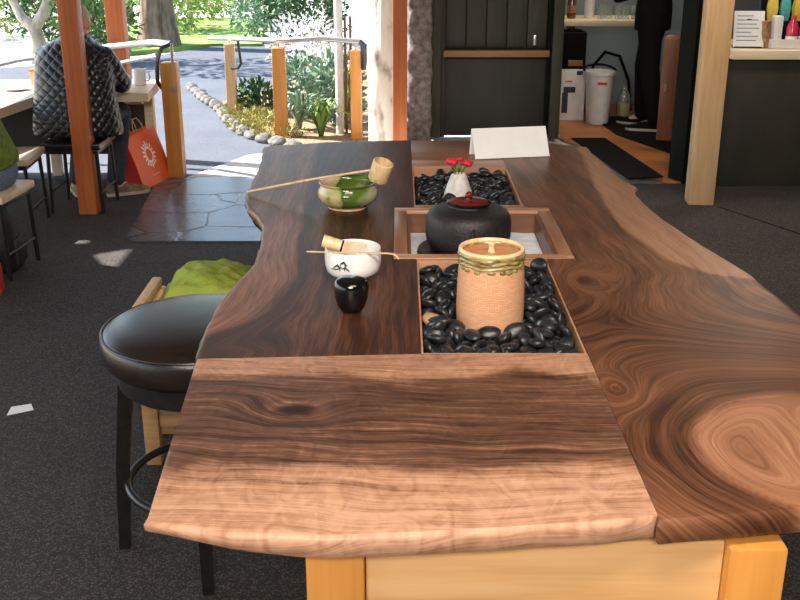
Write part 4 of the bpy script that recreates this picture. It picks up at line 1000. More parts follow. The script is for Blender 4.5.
PEB = ['5,1230,19431,8615,911,-43,12,410;1,1993,17978,8629,88,114,240,-960;1,1537,17925,8608,822,88,7,-562;4,1874,17790,8649,362,-894,260,-33;4,577,18593,8634,167,617,-756,141;1,2576,17742,8614,406,84,120,-902;3,2470,19158,8609,179,7,59,-982;2,606,19490,8603,942,-93,15,-321;0,2983,18317,8610,998,-36,32,-50;1,2240,17686,8605,441,7,53,896;4,2565,18852,8613,679,-26,120,-724;4,3019,20595,8757,604,41,-20,796;4,1802,17482,8610,813,80,-36,576;1,1195,20401,8704,725,-132,582,344;2,1027,20796,8788,913,354,199,-48;0,583,20619,8668,303,-84,-913,260;1,2375,17394,8666,385,476,-273,-742;1,3042,21501,8789,119,-612,781,36;0,1259,17822,8609,421,-32,-47,905;0,2802,20921,8650,246,-225,145,932;5,2743,19839,8794,44,40,-969,-240;3,2390,17725,8747,12,-515,-857,-7;0,2840,19019,8610,601,-3,48,798;2,2975,19612,8729,976,105,52,185;1,579,20911,8613,267,78,160,947;2,564,19972,8611,90,-611,-784,-70;1,495,17361,8690,232,695,-255,-631;0,1070,21462,8789,110,-579,-807,46;3,700,17483,8725,719,-11,75,-691;5,2550,18485,8675,260,-282,-82,-920;0,3013,21127,8611,432,-55,-32,900;2,2761,18035,8600,690,11,-35,723;4,3024,17592,8605,43,769,638,23;3,1432,17977,8766,976,-35,-203,75;2,1002,17948,8639,773,-196,-277,536;5,682,21186,8627,36,498,856,-138;3,928,17745,8819,232,-595,-313,-703;2,3110,17164,8668,540,430,-530,-492;4,2545,18730,8805,558,273,270,736;1,920,19845,8614,241,55,-158,956;3,711,17213,8770,102,-160,-313,931;1,579,18291,8605,45,-928,-369,31;2,1617,17435,8742,354,-42,-297,886;5,839,21287,8824,568,373,-572,-459;3,2720,19664,8618,19,-274,-941,198;1,901,17450,8796,542,340,109,761;5,2285,17081,8792,603,37,26,796;5,2120,17337,8626,600,-145,-54,785;1,2731,21542,8829,912,309,46,-267;4,3048,19073,8693,272,-469,-175,-822;0,2876,19634,8916,90,23,989,-117;5,2613,17141,8743,580,76,56,-809;2,2707,19227,8728,994,-99,46,-30;3,617,19542,8778,922,160,-33,-351;1,576,21230,8790,137,946,272,111;2,3084,18795,8708,677,35,591,438;2,631,17865,8734,12,-997,56,53;0,1525,17623,8639,577,83,226,-780;0,2619,20448,8826,83,43,-992,-84;0,2725,17554,8720,344,195,150,906;2,2200,18000,8804,957,272,30,-96;4,544,20759,8853,620,-437,110,-642;4,757,20059,8763,72,-35,-115,990;3,3048,17959,8610,635,42,13,-771;3,1021,19896,8860,624,686,-60,-368;4,1257,17523,8648,178,303,884,310;0,609,19765,8707,139,156,-251,945;5,1631,17134,8765,791,227,-33,-568;5,2817,20721,8900,650,-283,-47,704;2,2645,19460,8794,985,-105,-136,-31;1,3066,19861,8835,64,-480,-194,-853;5,636,21522,8862,108,-195,160,962;0,3079,20124,8949,292,-676,-549,395;5,1118,17292,8784,390,164,-420,-803;0,2032,16957,8682,834,470,236,-166;0,2478,19952,8902,411,-470,-134,769;1,2682,18292,8791,187,392,-586,684;1,2789,16887,8802,403,834,-217,308;1,565,19150,8770,152,495,-850,98;1,1677,17722,8800,924,16,266,-274;4,2824,18096,8912,82,-888,-450,50;3,2837,21080,8768,283,932,227,-9;2,1365,17277,8805,288,240,-402,-835;3,3060,20921,8787,45,-913,-49,402;5,2827,20155,8655,107,-489,-833,-234;5,2421,19185,8822,545,-145,-342,752;0,1155,17861,8802,681,-84,224,-692;3,917,18009,8786,846,36,-394,-357;3,1073,17543,8870,116,-858,-10,500;2,767,20397,8837,816,-398,-343,-242;2,550,18872,8732,217,-596,528,565;3,2522,18969,8970,19,-788,609,88;2,2511,18217,8641,661,-233,-75,-709;3,561,20358,8609,37,-449,-891,48;3,1635,16922,8896,741,5,-33,670;2,3048,20492,8918,263,-605,748,69;5,2759,19188,8928,250,106,-948,166;4,3015,19375,8794,500,65,-240,829;0,1015,20558,8830,222,-107,465,851;4,922,18511,8758,504,12,-128,854;1,1321,17031,8795,517,820,244,17;2,2896,17768,8724,112,930,-349,20;4,583,18201,8761,187,-818,-543,-26;1,3040,18185,8763,844,-44,148,-513;0,2831,18763,8782,532,79,-226,-812;4,767,20722,8734,152,-637,144,-742;1,517,17112,8861,392,-421,-710,406;3,2252,16723,8833,291,-310,-147,893;5,1056,19129,8798,609,579,322,436;4,817,18892,8845,240,258,367,861;3,1202,19953,8658,586,810,9,-33;3,3067,21201,8819,43,-892,-81,442;3,885,18262,8649,146,4,-473,-869;0,3082,18490,8845,744,169,633,-129;4,650,17209,8995,347,47,268,898;2,1054,21038,8756,983,42,168,67;0,648,16755,8863,428,693,-563,-139;3,1463,16699,8892,892,289,-223,265;2,621,18514,8854,15,-230,-911,-341;1,2841,21312,8743,584,-223,448,639;5,2595,20177,8946,466,25,-827,314;5,574,19643,8964,780,-135,-152,592;2,663,18720,8781,783,-613,32,99;0,953,20271,8850,153,536,-730,395;5,3065,17806,8872,482,470,-733,-100;3,2272,17451,8889,262,-815,-505,111;2,1130,21316,8941,143,-241,954,108;3,1372,17709,8831,970,44,76,227;2,2714,18058,8767,960,96,84,249;1,876,19353,8749,94,928,-336,129;0,614,17469,8955,112,96,727,671;2,874,16764,8899,453,259,41,852;4,2093,17572,8747,966,-127,-136,181;1,796,16994,8827,121,-713,-627,-289;3,1847,16798,8850,182,-613,-292,711;4,1960,17189,8849,917,-67,20,394;2,870,19201,8921,731,-168,-171,639;0,1083,20999,8933,99,-278,-936,194;3,709,17816,8960,751,-492,-359,-254;5,2132,17843,8892,439,-881,-146,-97;5,1900,17520,8875,409,613,659,150;4,875,19587,8915,812,399,41,423;2,1304,17502,8954,24,510,855,94;0,820,19774,8817,249,238,40,938;3,3071,16841,8771,367,-553,-157,-732;5,2609,17794,8875,997,11,72,30;0,2896,20167,8850,619,186,10,763;5,755,18247,8950,233,-49,79,968;0,3048,19152,8925,827,-287,331,-353;3,2564,19463,8947,37,-600,779,-177;4,1322,21561,8869,456,885,-18,-89;2,656,17998,8898,262,-23,-525,-810;4,1157,16753,8900,24,529,-814,-239;1,1115,20123,8786,947,-88,-129,282;5,1342,21128,8823,863,46,-14,-503;2,1223,19761,8892,305,-421,322,-791;2,2812,18458,8815,373,22,618,692;0,1141,19679,8717,32,783,550,-289;5,2511,20546,9001,70,-182,946,-259;2,1231,20716,8915,98,468,-853,207;3,2454,17228,8909,135,947,-290,-20;4,2733,21100,8954,292,75,112,947;2,660,17656,8885,88,-122,-530,-835;1,677,20995,8829,846,460,108,-246;1,2469,19663,8843,617,320,466,-547;2,2740,18976,8818,867,-446,-181,-124;2,1632,17610,8955,956,290,-28,-3;4,2516,17492,8903,465,702,-171,-512;0,510,20043,8855,424,-500,-286,699;1,578,19310,8889,901,-381,205,-38;0,1057,18264,8836,356,63,-116,925;1,3026,17485,8779,875,238,-180,381;4,2909,17216,8824,64,707,-698,-94;1,575,21230,8965,251,-163,41,953;5,3018,21474,9001,411,-794,368,-254',
'3,831,16667,8656,810,-578,51,84;0,1326,21215,8619,882,-148,106,-435;0,835,17239,8611,928,11,-54,-368;4,1968,20683,8605,19,-981,189,-39;1,1112,20202,8612,944,33,105,-310;0,994,20907,8609,148,20,52,987;1,2201,20093,8605,708,-11,46,704;2,1392,20106,8678,734,447,64,-507;0,1989,20356,8610,999,5,-41,-23;2,2479,20896,8600,720,-42,-30,692;3,2921,20410,8610,620,21,-50,783;2,1092,21538,8610,63,65,148,985;1,559,17033,8614,582,146,-6,800;4,2970,19385,8605,993,-21,2,116;3,1860,20083,8609,268,4,61,961;3,1707,19813,8609,814,-42,-44,578;3,2440,19782,8635,732,-92,-309,600;0,3023,21486,8609,494,-25,-51,868;0,2366,17968,8616,86,-16,-131,-988;4,3022,20745,8605,625,34,-34,-779;2,1515,16718,8603,76,-43,-44,-995;3,1992,19532,8611,351,-18,75,933;5,1709,19596,8811,433,88,-884,-154;5,2354,21321,8615,37,-657,-753,11;0,2291,20557,8610,627,31,28,-778;0,542,16733,8689,176,456,218,845;0,1689,21505,8643,104,-494,-829,-241;5,2543,20355,8638,198,-974,2,106;3,1415,19785,8610,604,-20,-22,-796;4,585,17664,8605,39,517,-855,-25;4,1455,17206,8605,592,-9,45,-805;1,1166,18174,8638,289,-822,434,-231;1,2503,16752,8773,604,-119,173,-769;2,2849,17016,8600,3,983,-183,34;5,2334,20211,8843,703,-374,-459,395;4,1143,16776,8605,42,677,-735,10;4,1285,20657,8605,24,131,990,40;5,2227,21335,8886,613,-230,735,-176;5,2911,18641,8614,984,-49,20,-171;3,2597,19421,8609,995,61,6,-84;5,2156,20957,8629,237,-126,31,963;4,2037,21513,8605,85,8,47,-995;2,2683,21507,8632,409,22,279,-869;3,1578,19553,8630,190,128,-217,949;2,696,18018,8600,968,29,0,251;4,3016,19806,8605,40,-802,-596,-17;0,850,18932,8610,17,271,-961,47;0,1649,21137,8617,535,-24,-108,-838;5,2293,19446,8630,168,730,652,119;0,915,17560,8610,869,47,8,-492;1,2032,19821,8605,999,-26,40,-3;4,2612,17349,8605,627,-23,43,-778;3,2288,21582,8754,31,22,-829,558;4,1011,21240,8612,115,786,-607,-7;5,917,20487,8615,51,905,422,4;3,2350,17078,8609,988,-58,-20,140;5,1510,20312,8615,413,36,-12,910;5,1834,17144,8641,391,170,24,-904;2,1147,17179,8609,87,-633,756,-143;0,2010,20524,8760,22,312,-950,0;2,1758,20883,8630,310,922,211,93;2,572,19118,8600,554,-38,1,-831;3,2895,17277,8636,128,939,219,-233;1,2038,19850,8773,659,3,-34,751;3,1863,16736,8612,574,41,90,813;3,2501,20119,8661,556,-812,-108,-140;1,837,16910,8612,981,99,86,144;2,2595,16790,8601,40,702,709,55;3,2665,19927,8635,40,53,355,-932;1,927,19548,8618,611,163,35,-774;5,2255,16753,8625,100,-231,962,-110;3,2282,19814,8739,263,585,738,209;3,2675,21199,8609,51,951,303,-23;0,1713,20281,8764,34,93,-223,970;1,1049,16887,8748,910,-30,-99,-402;2,1658,20581,8614,185,884,-427,-30;3,1554,21292,8727,99,-433,870,-214;3,3101,20124,8669,365,-596,298,-650;2,875,19204,8640,892,-213,141,373;4,2269,20779,8840,646,479,94,587;4,2067,20183,8781,846,295,-199,-397;5,1394,20891,8677,98,277,865,-406;3,2051,21529,8838,223,-538,-418,697;3,2151,19455,8774,68,309,948,37;1,2695,20635,8605,48,-157,986,5;5,2072,20956,8816,7,790,555,259;0,2532,20689,8742,35,-371,928,3;1,1362,16877,8701,756,-228,218,573;2,2951,16718,8600,74,0,-51,-996;2,914,18568,8600,9,476,878,48;5,647,21516,8640,958,-222,72,165;4,1876,21506,8845,681,-99,-702,184;2,1386,21499,8657,342,-291,13,-893;2,2264,18205,8693,729,-475,-468,152;1,2454,21133,8906,137,-346,-912,174;2,1752,20939,8826,705,-543,52,452;0,2813,16695,8790,883,-446,-95,113;4,1385,20576,8758,237,-89,46,-966;4,2479,21369,8780,889,57,272,-365;1,1691,20577,8782,880,-96,191,425;3,1854,20094,8815,187,-431,852,232;3,1402,20370,8880,160,-982,84,-61;4,1875,21237,8675,375,-165,-888,207;1,2171,19751,8905,799,39,129,-586;1,1638,16746,8747,519,46,63,851;3,1969,20809,8974,25,387,882,-268;5,1629,21423,8893,7,603,-747,280;5,1782,19894,8933,76,35,-984,-158;1,2042,21264,8732,303,433,243,813;1,1961,19550,8858,470,322,822,13;1,1540,20080,8872,95,984,-112,-97;4,2469,21035,8746,119,980,-163,-2;2,1619,21557,9025,43,44,-360,-931;1,813,20128,8613,927,177,-29,-330;1,2263,20497,8819,639,-27,448,-625;3,2022,16726,8778,674,412,538,295;5,1557,19855,8771,170,923,343,-40;0,1545,20626,8936,891,-120,-203,-388;2,2447,20814,8942,280,-247,355,-857;3,2596,21368,8918,933,138,273,-189;2,1465,20925,8970,22,-116,990,-82;4,1323,19484,8794,461,-134,206,-853;5,2250,19498,8982,874,276,0,401;4,1853,20705,8860,893,-322,-44,-312;3,1669,21119,8869,258,-621,543,503',
'4,622,28320,8615,991,44,122,-31;1,579,29126,8642,714,206,210,-635;4,2948,30795,8784,412,-248,741,468;5,1836,30894,8756,154,-109,-958,-214;1,2469,30931,8647,192,-15,436,-879;4,618,27987,8614,47,251,-958,133;1,829,30273,8636,244,319,-912,85;4,546,30421,8689,144,807,-294,-491;0,619,29767,8618,934,-145,25,326;4,1433,29642,8697,854,153,-98,488;5,3027,28270,8792,766,188,-127,-602;0,528,27404,8665,592,-348,462,-561;5,2282,29899,8790,162,-68,371,-912;5,2109,29491,8776,282,174,942,-62;5,2951,28478,8617,45,998,-2,38;4,1230,29892,8684,939,-170,296,45;4,2545,29404,8785,55,385,-920,46;3,1396,30138,8610,47,-884,465,26;5,595,30808,8619,67,-756,-647,78;5,1247,30734,8859,607,215,-110,757;2,3044,29281,8751,655,27,-100,-748;3,724,28633,8609,773,57,11,632;4,1947,29734,8884,200,-759,431,445;4,1356,28862,8779,594,675,-197,-392;0,2178,30336,8912,226,-123,-105,961;5,2656,29793,8818,113,-666,-720,-158;3,2384,29655,8807,729,-61,-437,-524;1,852,29666,8733,189,-27,-13,-981;1,728,27453,8797,773,-172,-74,607;0,625,28906,8663,75,-463,800,374;2,2983,28902,8770,299,936,86,163;5,2166,30780,8776,947,112,6,301;5,1317,30553,8615,38,-864,-502,-18;4,2795,28638,8778,601,-378,15,-704;2,816,30913,8682,324,141,-916,191;5,1057,29187,8786,944,-198,-94,247;0,1805,30649,8826,561,-693,-437,116;4,2418,30690,8669,137,-81,868,-470;3,1167,30197,8750,123,-751,249,599;1,1061,30689,8719,262,-821,-507,35;4,613,30090,8616,257,-132,-34,-957;4,516,28615,8716,740,27,-672,-25;4,2794,29069,8830,740,-92,387,542;1,3069,27306,8790,397,-359,-823,190;4,775,30533,8759,908,99,53,-403;4,532,29447,8710,162,-791,53,-587;5,2763,30109,8742,80,-826,-557,21;2,2914,27736,8823,245,-910,333,17;0,2850,29278,8894,245,213,840,-436;5,2569,30844,8844,693,652,207,-229;4,2920,29554,8773,19,340,-903,262;3,1412,30894,8743,871,120,-45,474;3,794,29378,8747,109,-990,79,-34;2,2051,29124,8898,23,474,-876,-83;0,578,29914,8787,746,116,79,651;2,2539,30242,8765,692,-435,-108,566;2,2283,30186,8780,242,-250,926,-146;2,1450,30035,8755,625,-14,177,-760;4,867,29974,8769,953,-13,-294,65;3,1177,29971,8879,90,971,132,-179;0,724,30252,8837,71,21,989,-127;3,1040,30363,8651,575,281,383,666;3,641,27122,8774,727,-15,46,685;3,2520,30508,8719,689,-539,18,485;5,1485,29833,8893,44,-795,605,-2;1,3044,29751,8821,345,634,-669,181;3,2261,29246,8766,657,-155,75,734;3,580,28093,8759,476,-59,113,870;5,2160,28845,8829,342,-427,769,-331;0,1550,30668,8828,123,592,-646,465;0,877,28147,8795,192,-912,-185,-313;1,1945,28745,8874,448,-233,-424,752;0,2862,30560,8753,89,47,72,-992;4,1073,29495,8843,983,-41,-25,-176;3,582,27731,8787,299,67,340,889;5,2542,30413,8950,2,-388,-922,-17;4,781,28742,8779,214,59,-74,-972;3,2226,30475,8771,104,-993,-27,-58;5,3028,30026,8836,782,-46,290,550;5,1734,30138,8889,348,-471,113,802;5,2945,30359,8884,156,-25,-56,986;5,1509,29053,8904,156,-22,60,986;2,1175,30428,8812,438,884,-154,-62',
'4,1662,29430,8605,981,-44,14,189;2,854,30619,8602,446,-44,62,-892;2,787,29519,8600,999,-47,-12,-19;3,3051,26850,8737,281,273,202,897;2,2488,27211,8600,32,-942,334,22;3,3054,27126,8619,765,44,178,618;2,2194,29615,8600,33,-718,-695,-13;3,3071,30903,8662,421,206,795,384;3,1695,30640,8617,473,31,149,-868;1,2474,29784,8623,887,-121,-189,405;5,2703,29278,8626,986,152,-58,40;3,2409,29460,8638,424,303,17,853;5,2982,29961,8615,918,-1,-39,394;0,1806,29084,8610,461,43,29,886;0,2392,26776,8610,676,-40,15,736;2,2168,27142,8600,483,30,-17,875;2,1667,30909,8609,68,-25,164,-984;2,1018,27516,8600,592,32,-40,-804;5,1216,29070,8625,283,-76,159,-943;0,2023,30616,8622,39,-342,-918,199;2,1395,27401,8600,51,-997,63,-4;5,2298,28046,8618,923,72,-49,-375;5,2614,28246,8615,999,-1,-38,-3;3,920,28856,8617,596,75,151,785;0,1752,26730,8609,152,18,54,987;5,1904,27094,8651,506,-264,-150,807;3,1119,28010,8609,30,371,926,53;2,1580,29799,8600,49,-902,428,-12;2,2713,27942,8600,26,-44,-998,35;0,2186,29988,8610,6,-1,-30,-1000;4,2539,27581,8605,30,339,940,-29;3,2622,26804,8665,297,509,341,733;2,879,29226,8600,988,-52,0,-145;0,1190,30895,8610,99,41,-8,994;0,2092,26786,8610,35,685,726,52;0,2008,29104,8730,638,162,18,752;0,1628,30337,8610,988,-64,20,-138;5,1195,29393,8646,945,314,-18,-93;4,621,26740,8614,132,964,230,-26;0,2698,29618,8610,896,-47,0,442;3,2161,30882,8610,793,41,31,-607;4,1131,29671,8605,141,41,-6,989;4,1089,28313,8694,293,-484,451,-691;1,3043,27470,8605,638,-53,-22,768;4,1631,27666,8637,575,137,-270,-760;4,1338,27741,8605,680,45,-10,-732;1,1556,28913,8605,1,-694,-718,49;2,1787,30014,8600,961,-13,36,-274;4,1211,27112,8605,938,43,23,342;5,1980,27863,8679,10,134,-807,-575;4,3002,29507,8605,946,-5,-42,322;3,1919,26729,8755,62,-497,-857,117;5,1118,28645,8791,65,931,357,46;5,1882,29724,8659,176,-222,254,-925;4,990,30002,8605,853,10,43,521;0,2793,27288,8609,39,785,-617,-42;0,2287,28463,8609,33,707,705,46;1,2013,29311,8605,105,42,5,994;5,1024,26756,8623,146,951,270,18;0,2766,30349,8610,103,-31,-42,993;0,2202,27714,8663,455,-739,-485,111;0,2301,29126,8610,9,-124,992,15;1,583,27057,8613,457,-134,54,-878;3,3079,27802,8656,384,372,454,712;5,2336,28868,8668,212,-875,-394,-185;0,2324,30343,8609,617,24,50,785;1,681,27687,8605,981,-48,-20,-185;1,1390,26809,8605,11,707,-705,-51;4,1385,27796,8840,828,448,117,-316;0,871,27051,8615,815,93,90,564;1,3063,30333,8660,469,-644,-596,101;2,2939,26715,8605,117,991,-72,-2;3,2562,30093,8610,976,5,52,210;4,2192,28481,8768,107,-247,-94,958;0,2008,30301,8610,18,908,-417,38;5,1445,27291,8756,2,-3,1000,30;5,2642,28981,8647,88,-506,-834,-200;0,3029,28793,8635,809,-111,-162,-555;1,1574,27140,8605,14,-167,985,50;3,1900,27606,8609,997,61,-8,51;0,1736,28871,8736,100,121,-163,974;3,2847,27704,8631,952,270,110,94;3,888,27865,8636,815,-153,296,-474;2,1535,29113,8719,421,22,-180,-889;3,3030,29119,8609,57,965,255,-10;1,1448,26722,8757,943,177,197,203;5,1559,29388,8784,311,21,-138,-940;1,1994,30056,8742,825,120,-159,-529;0,2843,27438,8758,794,-213,100,-561;1,3021,30589,8604,29,-359,932,-47;4,2067,27405,8695,427,173,828,-319;5,2380,26742,8799,22,-985,102,-137;5,906,28419,8647,743,248,213,585;3,2659,27079,8754,148,13,274,950;0,1123,26882,8774,576,-111,148,796;1,2724,30684,8604,23,570,820,51;1,1884,30375,8753,495,-225,-54,838;1,2828,26956,8630,948,-303,73,-67;4,3011,28137,8605,897,3,-43,-441;1,1055,27248,8728,828,-87,-23,554;3,950,27601,8751,280,-244,-30,928;0,2822,28021,8743,859,-102,70,-497;3,1674,26942,8718,274,55,764,-581;4,2587,28640,8612,983,109,-53,140;3,1772,27391,8670,514,674,-482,221;4,767,27359,8644,643,-294,-114,698;4,1107,27854,8739,141,-679,704,156;0,2531,27743,8740,146,-54,308,939;0,1858,27610,8793,90,-636,-764,61;2,2132,28179,8811,526,-427,678,-284;1,2288,27461,8660,358,-484,672,-431;2,1542,30441,8764,18,-272,-938,213;3,2799,30951,8662,261,153,555,-775;1,2386,28238,8776,942,-335,-22,-8;1,2795,26745,8783,693,206,13,691;3,1228,27553,8731,615,22,-16,-788;0,816,26837,8764,765,31,-61,641;5,2600,27963,8856,902,43,-354,-244;3,1649,26722,8823,381,-524,-761,37;0,1186,28699,8609,24,525,-849,-51;0,2518,28542,8778,679,353,-159,624;5,1767,29923,8814,238,938,46,248;1,1860,29422,8789,426,-613,491,-449;0,2334,27955,8845,375,-310,32,873;5,1376,27544,8887,993,-34,112,-6;3,1416,26995,8748,113,-66,957,-258;1,2010,28736,8605,875,0,-47,-482;4,2140,26840,8883,840,212,-432,-249;1,2380,28718,8781,427,-873,-237,-20;2,2671,28366,8823,289,104,-263,914;5,2510,27360,8767,385,-108,108,-910;2,2309,27035,8722,985,75,90,127']
o = pebbles(PEB[0], PEB[1], 'glossy black river pebble in the near tray around the clay jar', 'pebbles in the near tray', (0.0621, 1.8514))
tag(o, 'bed of black pebbles deep in the near tray', 'pebbles', kind='stuff')
o = pebbles(PEB[2], PEB[3], 'glossy black river pebble in the rear tray around the flower vase', 'pebbles in the rear tray')
tag(o, 'bed of black pebbles deep in the rear tray', 'pebbles', kind='stuff')

# ------------------------------------------------------------------ seats
st = thing('bar_stool', 'round black leather bar stool tucked against the left side of the walnut table', 'stool', (-.515, 2.46, 0), R(7))
M().lathe([(.0, .548), (.205, .548), (.226, .553), (.238, .566), (.244, .592), (.243, .614), (.238, .630), (.230, .637), (.207, .648), (.155, .658), (.08, .663), (0, .664)], 72, cap0=False, cap1=False).build('seat_cushion', MT['leather'], st, angle=80)
M().tube([(.2390 * math.cos(a), .2390 * math.sin(a), .632) for a in [2 * PI * i / 90 for i in range(90)]], .0035, 8, closed=True).build('piping', MT['leather'], st)
M().lathe([(.0, .490), (.200, .490), (.207, .496), (.207, .540), (.200, .5475), (0, .5475)], 56, cap0=False, cap1=False).build('seat_apron', MT['black_wood'], st)
for i in range(4):
    a = R(180 + 90 * i); c, s = math.cos(a), math.sin(a)
    l = M(); rows = []
    for z, r, w in ((.0, .236, .014), (.25, .220, .0165), (.490, .190, .0195)):
        p = Vector((r * c, r * s, z)); ux = Vector((c, s, 0)); uy = Vector((-s, c, 0))
        rows.append([p + ux * w * sx + uy * w * sy for sx, sy in ((-1, -1), (1, -1), (1, 1), (-1, 1))])
    l.rings(rows).build('leg', MT['black_wood'], st, smooth=False)
M().tube([(.208 * math.cos(a), .208 * math.sin(a), .205) for a in [2 * PI * i / 64 for i in range(64)]], .011, 10, closed=True).build('foot_ring', MT['black_metal'], st)

ch = thing('wooden_chair', 'low pale wooden chair behind the leather stool with a green cloth over it', 'chair', (-.565, 2.99, 0))
for (x, y) in ((-.205, -.09), (.205, -.09), (-.205, .12), (.205, .12)):
    M().box((x, y, .255), (.048, .042, .51), bev=.004).build('leg', MT['pine'], ch)
for y in (-.09, .12): M().box((0, y, .150), (.36, .022, .040), bev=.003).build('stretcher', MT['pine'], ch)
for x in (-.205, .205):
    M().box((x, -.02, .528), (.032, .30, .034), (0, 0, 0), bev=.008).build('side_rail', MT['fir_pale'], ch)
M().box((0, .02, .500), (.36, .30, .02), bev=.004).build('seat', MT['pine'], ch)
def cloth_f(u, v):
    x = -.152 + u * .33; y = -.17 + v * .35
    e = min(u, 1 - u, v, 1 - v)
    z = .035 + .055 * math.sin(PI * min(1, u * .9 + .1)) * math.sin(PI * v) ** .7 + .016 * noise.noise(Vector((x * 16 + y * 9, y * 8, 1))) + .010 * noise.noise(Vector((x * 30, y * 34, 4)))
    z *= smooth(0, .16, e)
    x += .02 * noise.noise(Vector((y * 9, 1, 2))); y += .02 * noise.noise(Vector((x * 9, 5, 2)))
    return Vector((x, y, z + .014))
g = M().grid(cloth_f, 70, 70); me = g.bm
o = g.build('green_cloth', MT['green_cloth'], None, (-.575, 3.01, .511), angle=180)
sd = o.modifiers.new('thick', 'SOLIDIFY'); sd.thickness = .006; sd.offset = -1
tag(o, 'crumpled lime green cloth heaped on the low wooden chair', 'cloth')

def low_stool(loc, rz, label, sm='counter_wood'):
    t = thing('low_stool', label, 'stool', loc, rz, 'low stools along the counter')
    M().box((0, 0, .392), (.34, .36, .036), bev=.006).build('seat', MT[sm], t)
    M().box((0, 0, .360), (.30, .32, .026), bev=.003).build('seat_frame', MT['black_metal'], t)
    for sx in (-1, 1):
        for sy in (-1, 1):
            M().tube([(sx * .150, sy * .160, 0), (sx * .140, sy * .150, .372)], .011, 10).build('leg', MT['black_metal'], t)
    for sx in (-1, 1): M().tube([(sx * .147, -.155, .12), (sx * .147, .155, .12)], .008, 8).build('side_bar', MT['black_metal'], t)
    return t
low_stool((-1.885, 6.045, 0), 0, 'low dark stool under the seated person in the black quilted jacket', 'black_wood')
s0 = low_stool((-2.165, 5.62, 0), R(4), 'empty low stool with a bright wooden seat left of the orange post')
copy_tree(s0, (-1.985, 4.84, 0), R(-5), 'low stool under the person in green at the left edge')

lc = thing('long_counter', 'long pale wooden eating counter where the person in black sits', 'counter', (-2.0, 6.4, 0))
M().prism([(x + 2.0, y - 6.4) for x, y in ((-2.17, 6.39), (-2.26, 5.67), (-2.55, 4.3), (-3.3, 4.3), (-3.3, 6.97), (-1.585, 6.97), (-1.54, 6.39))], .565, .62, .004).build('counter_top', MT['counter_wood'], lc, smooth=False)
for x, y in ((-1.65, 6.86), (-1.83, 6.86), (-2.3, 6.86), (-2.9, 6.8), (-2.75, 4.5), (-3.2, 4.5)):
    M().box((x + 2.0, y - 6.4, .282), (.06, .06, .564), bev=.004).build('leg', MT['counter_wood'], lc)
tag(M().box((-.48, .575, .34), (1.62, .022, .44), bev=.003).build('back_panel', MT['wall_dark'], lc), 'dark back panel')
M().box((-.48, .52, .515), (1.55, .03, .10), bev=.003).build('apron', MT['counter_wood'], lc)
M().box((-1.0, -.1, .515), (.03, 1.1, .10), bev=.003).build('apron', MT['counter_side'], lc)
ZC = .6208
cu = thing('mug', 'white mug standing near the right end of the long counter', 'mug', (-1.665, 6.72, ZC))
M().lathe([(.0, 0), (.036, 0), (.040, .004), (.041, .10), (.037, .10), (.036, .008), (0, .006)], 28, cap0=False, cap1=False).build('mug_body', MT['white_glaze'], cu)
M().tube([(.039, 0, .025), (.062, 0, .03), (.066, 0, .055), (.060, 0, .078), (.039, 0, .082)], .0055, 8).build('handle', MT['white_glaze'], cu)
wbx = thing('wooden_box', 'small orange wooden box on the counter left of the person', 'box', (-2.30, 6.74, ZC))
M().box((0, 0, .045), (.11, .11, .09), bev=.004).build('box_body', MT['fir_pale'], wbx)
M().box((0, 0, .096), (.115, .115, .010), bev=.002).build('lid', MT['fir_orange'], wbx)
tag(M().lathe([(.0, 0), (.05, 0), (.08, .012), (.082, .016), (.05, .006), (0, .006)], 32, cap0=False, cap1=False).build('white_plate', MT['white_glaze'], None, (-2.38, 6.50, ZC)), 'white plate on the counter at the far left', 'plate')

# ------------------------------------------------------------------ people
def limb(b, pts, rad, n=14):
    b.tube(pts, rad, n)
    for p, r in zip(pts, rad): b.ball(p, r * .99, 12)
def head(b, c, tilt=(0, 0, 0), k=1.0):
    E = Euler(tilt).to_matrix(); c = Vector(c)
    def q(x, y, z): return c + E @ (Vector((x, y, z)) * k)
    def bl(p, r, rot=(0, 0, 0)): b.ball(q(*p), tuple(i * k for i in r), 16, (E @ Euler(rot).to_matrix()).to_euler())
    bl((0, -.012, .025), (.076, .095, .088)); bl((0, .012, -.035), (.058, .070, .075)); bl((0, .045, -.085), (.036, .035, .026))
    bl((0, .090, -.018), (.012, .016, .026), (R(-18), 0, 0)); bl((0, .097, -.034), (.015, .013, .010))
    bl((0, .077, .018), (.050, .016, .012))
    bl((0, .078, -.064), (.024, .012, .006)); bl((0, .075, -.073), (.021, .012, .007))
    for s in (-1, 1):
        bl((s * .029, .074, .002), (.013, .012, .010)); bl((s * .078, -.008, -.012), (.010, .022, .032), (0, 0, s * R(-22)))
        bl((s * .038, .055, -.025), (.020, .022, .020))
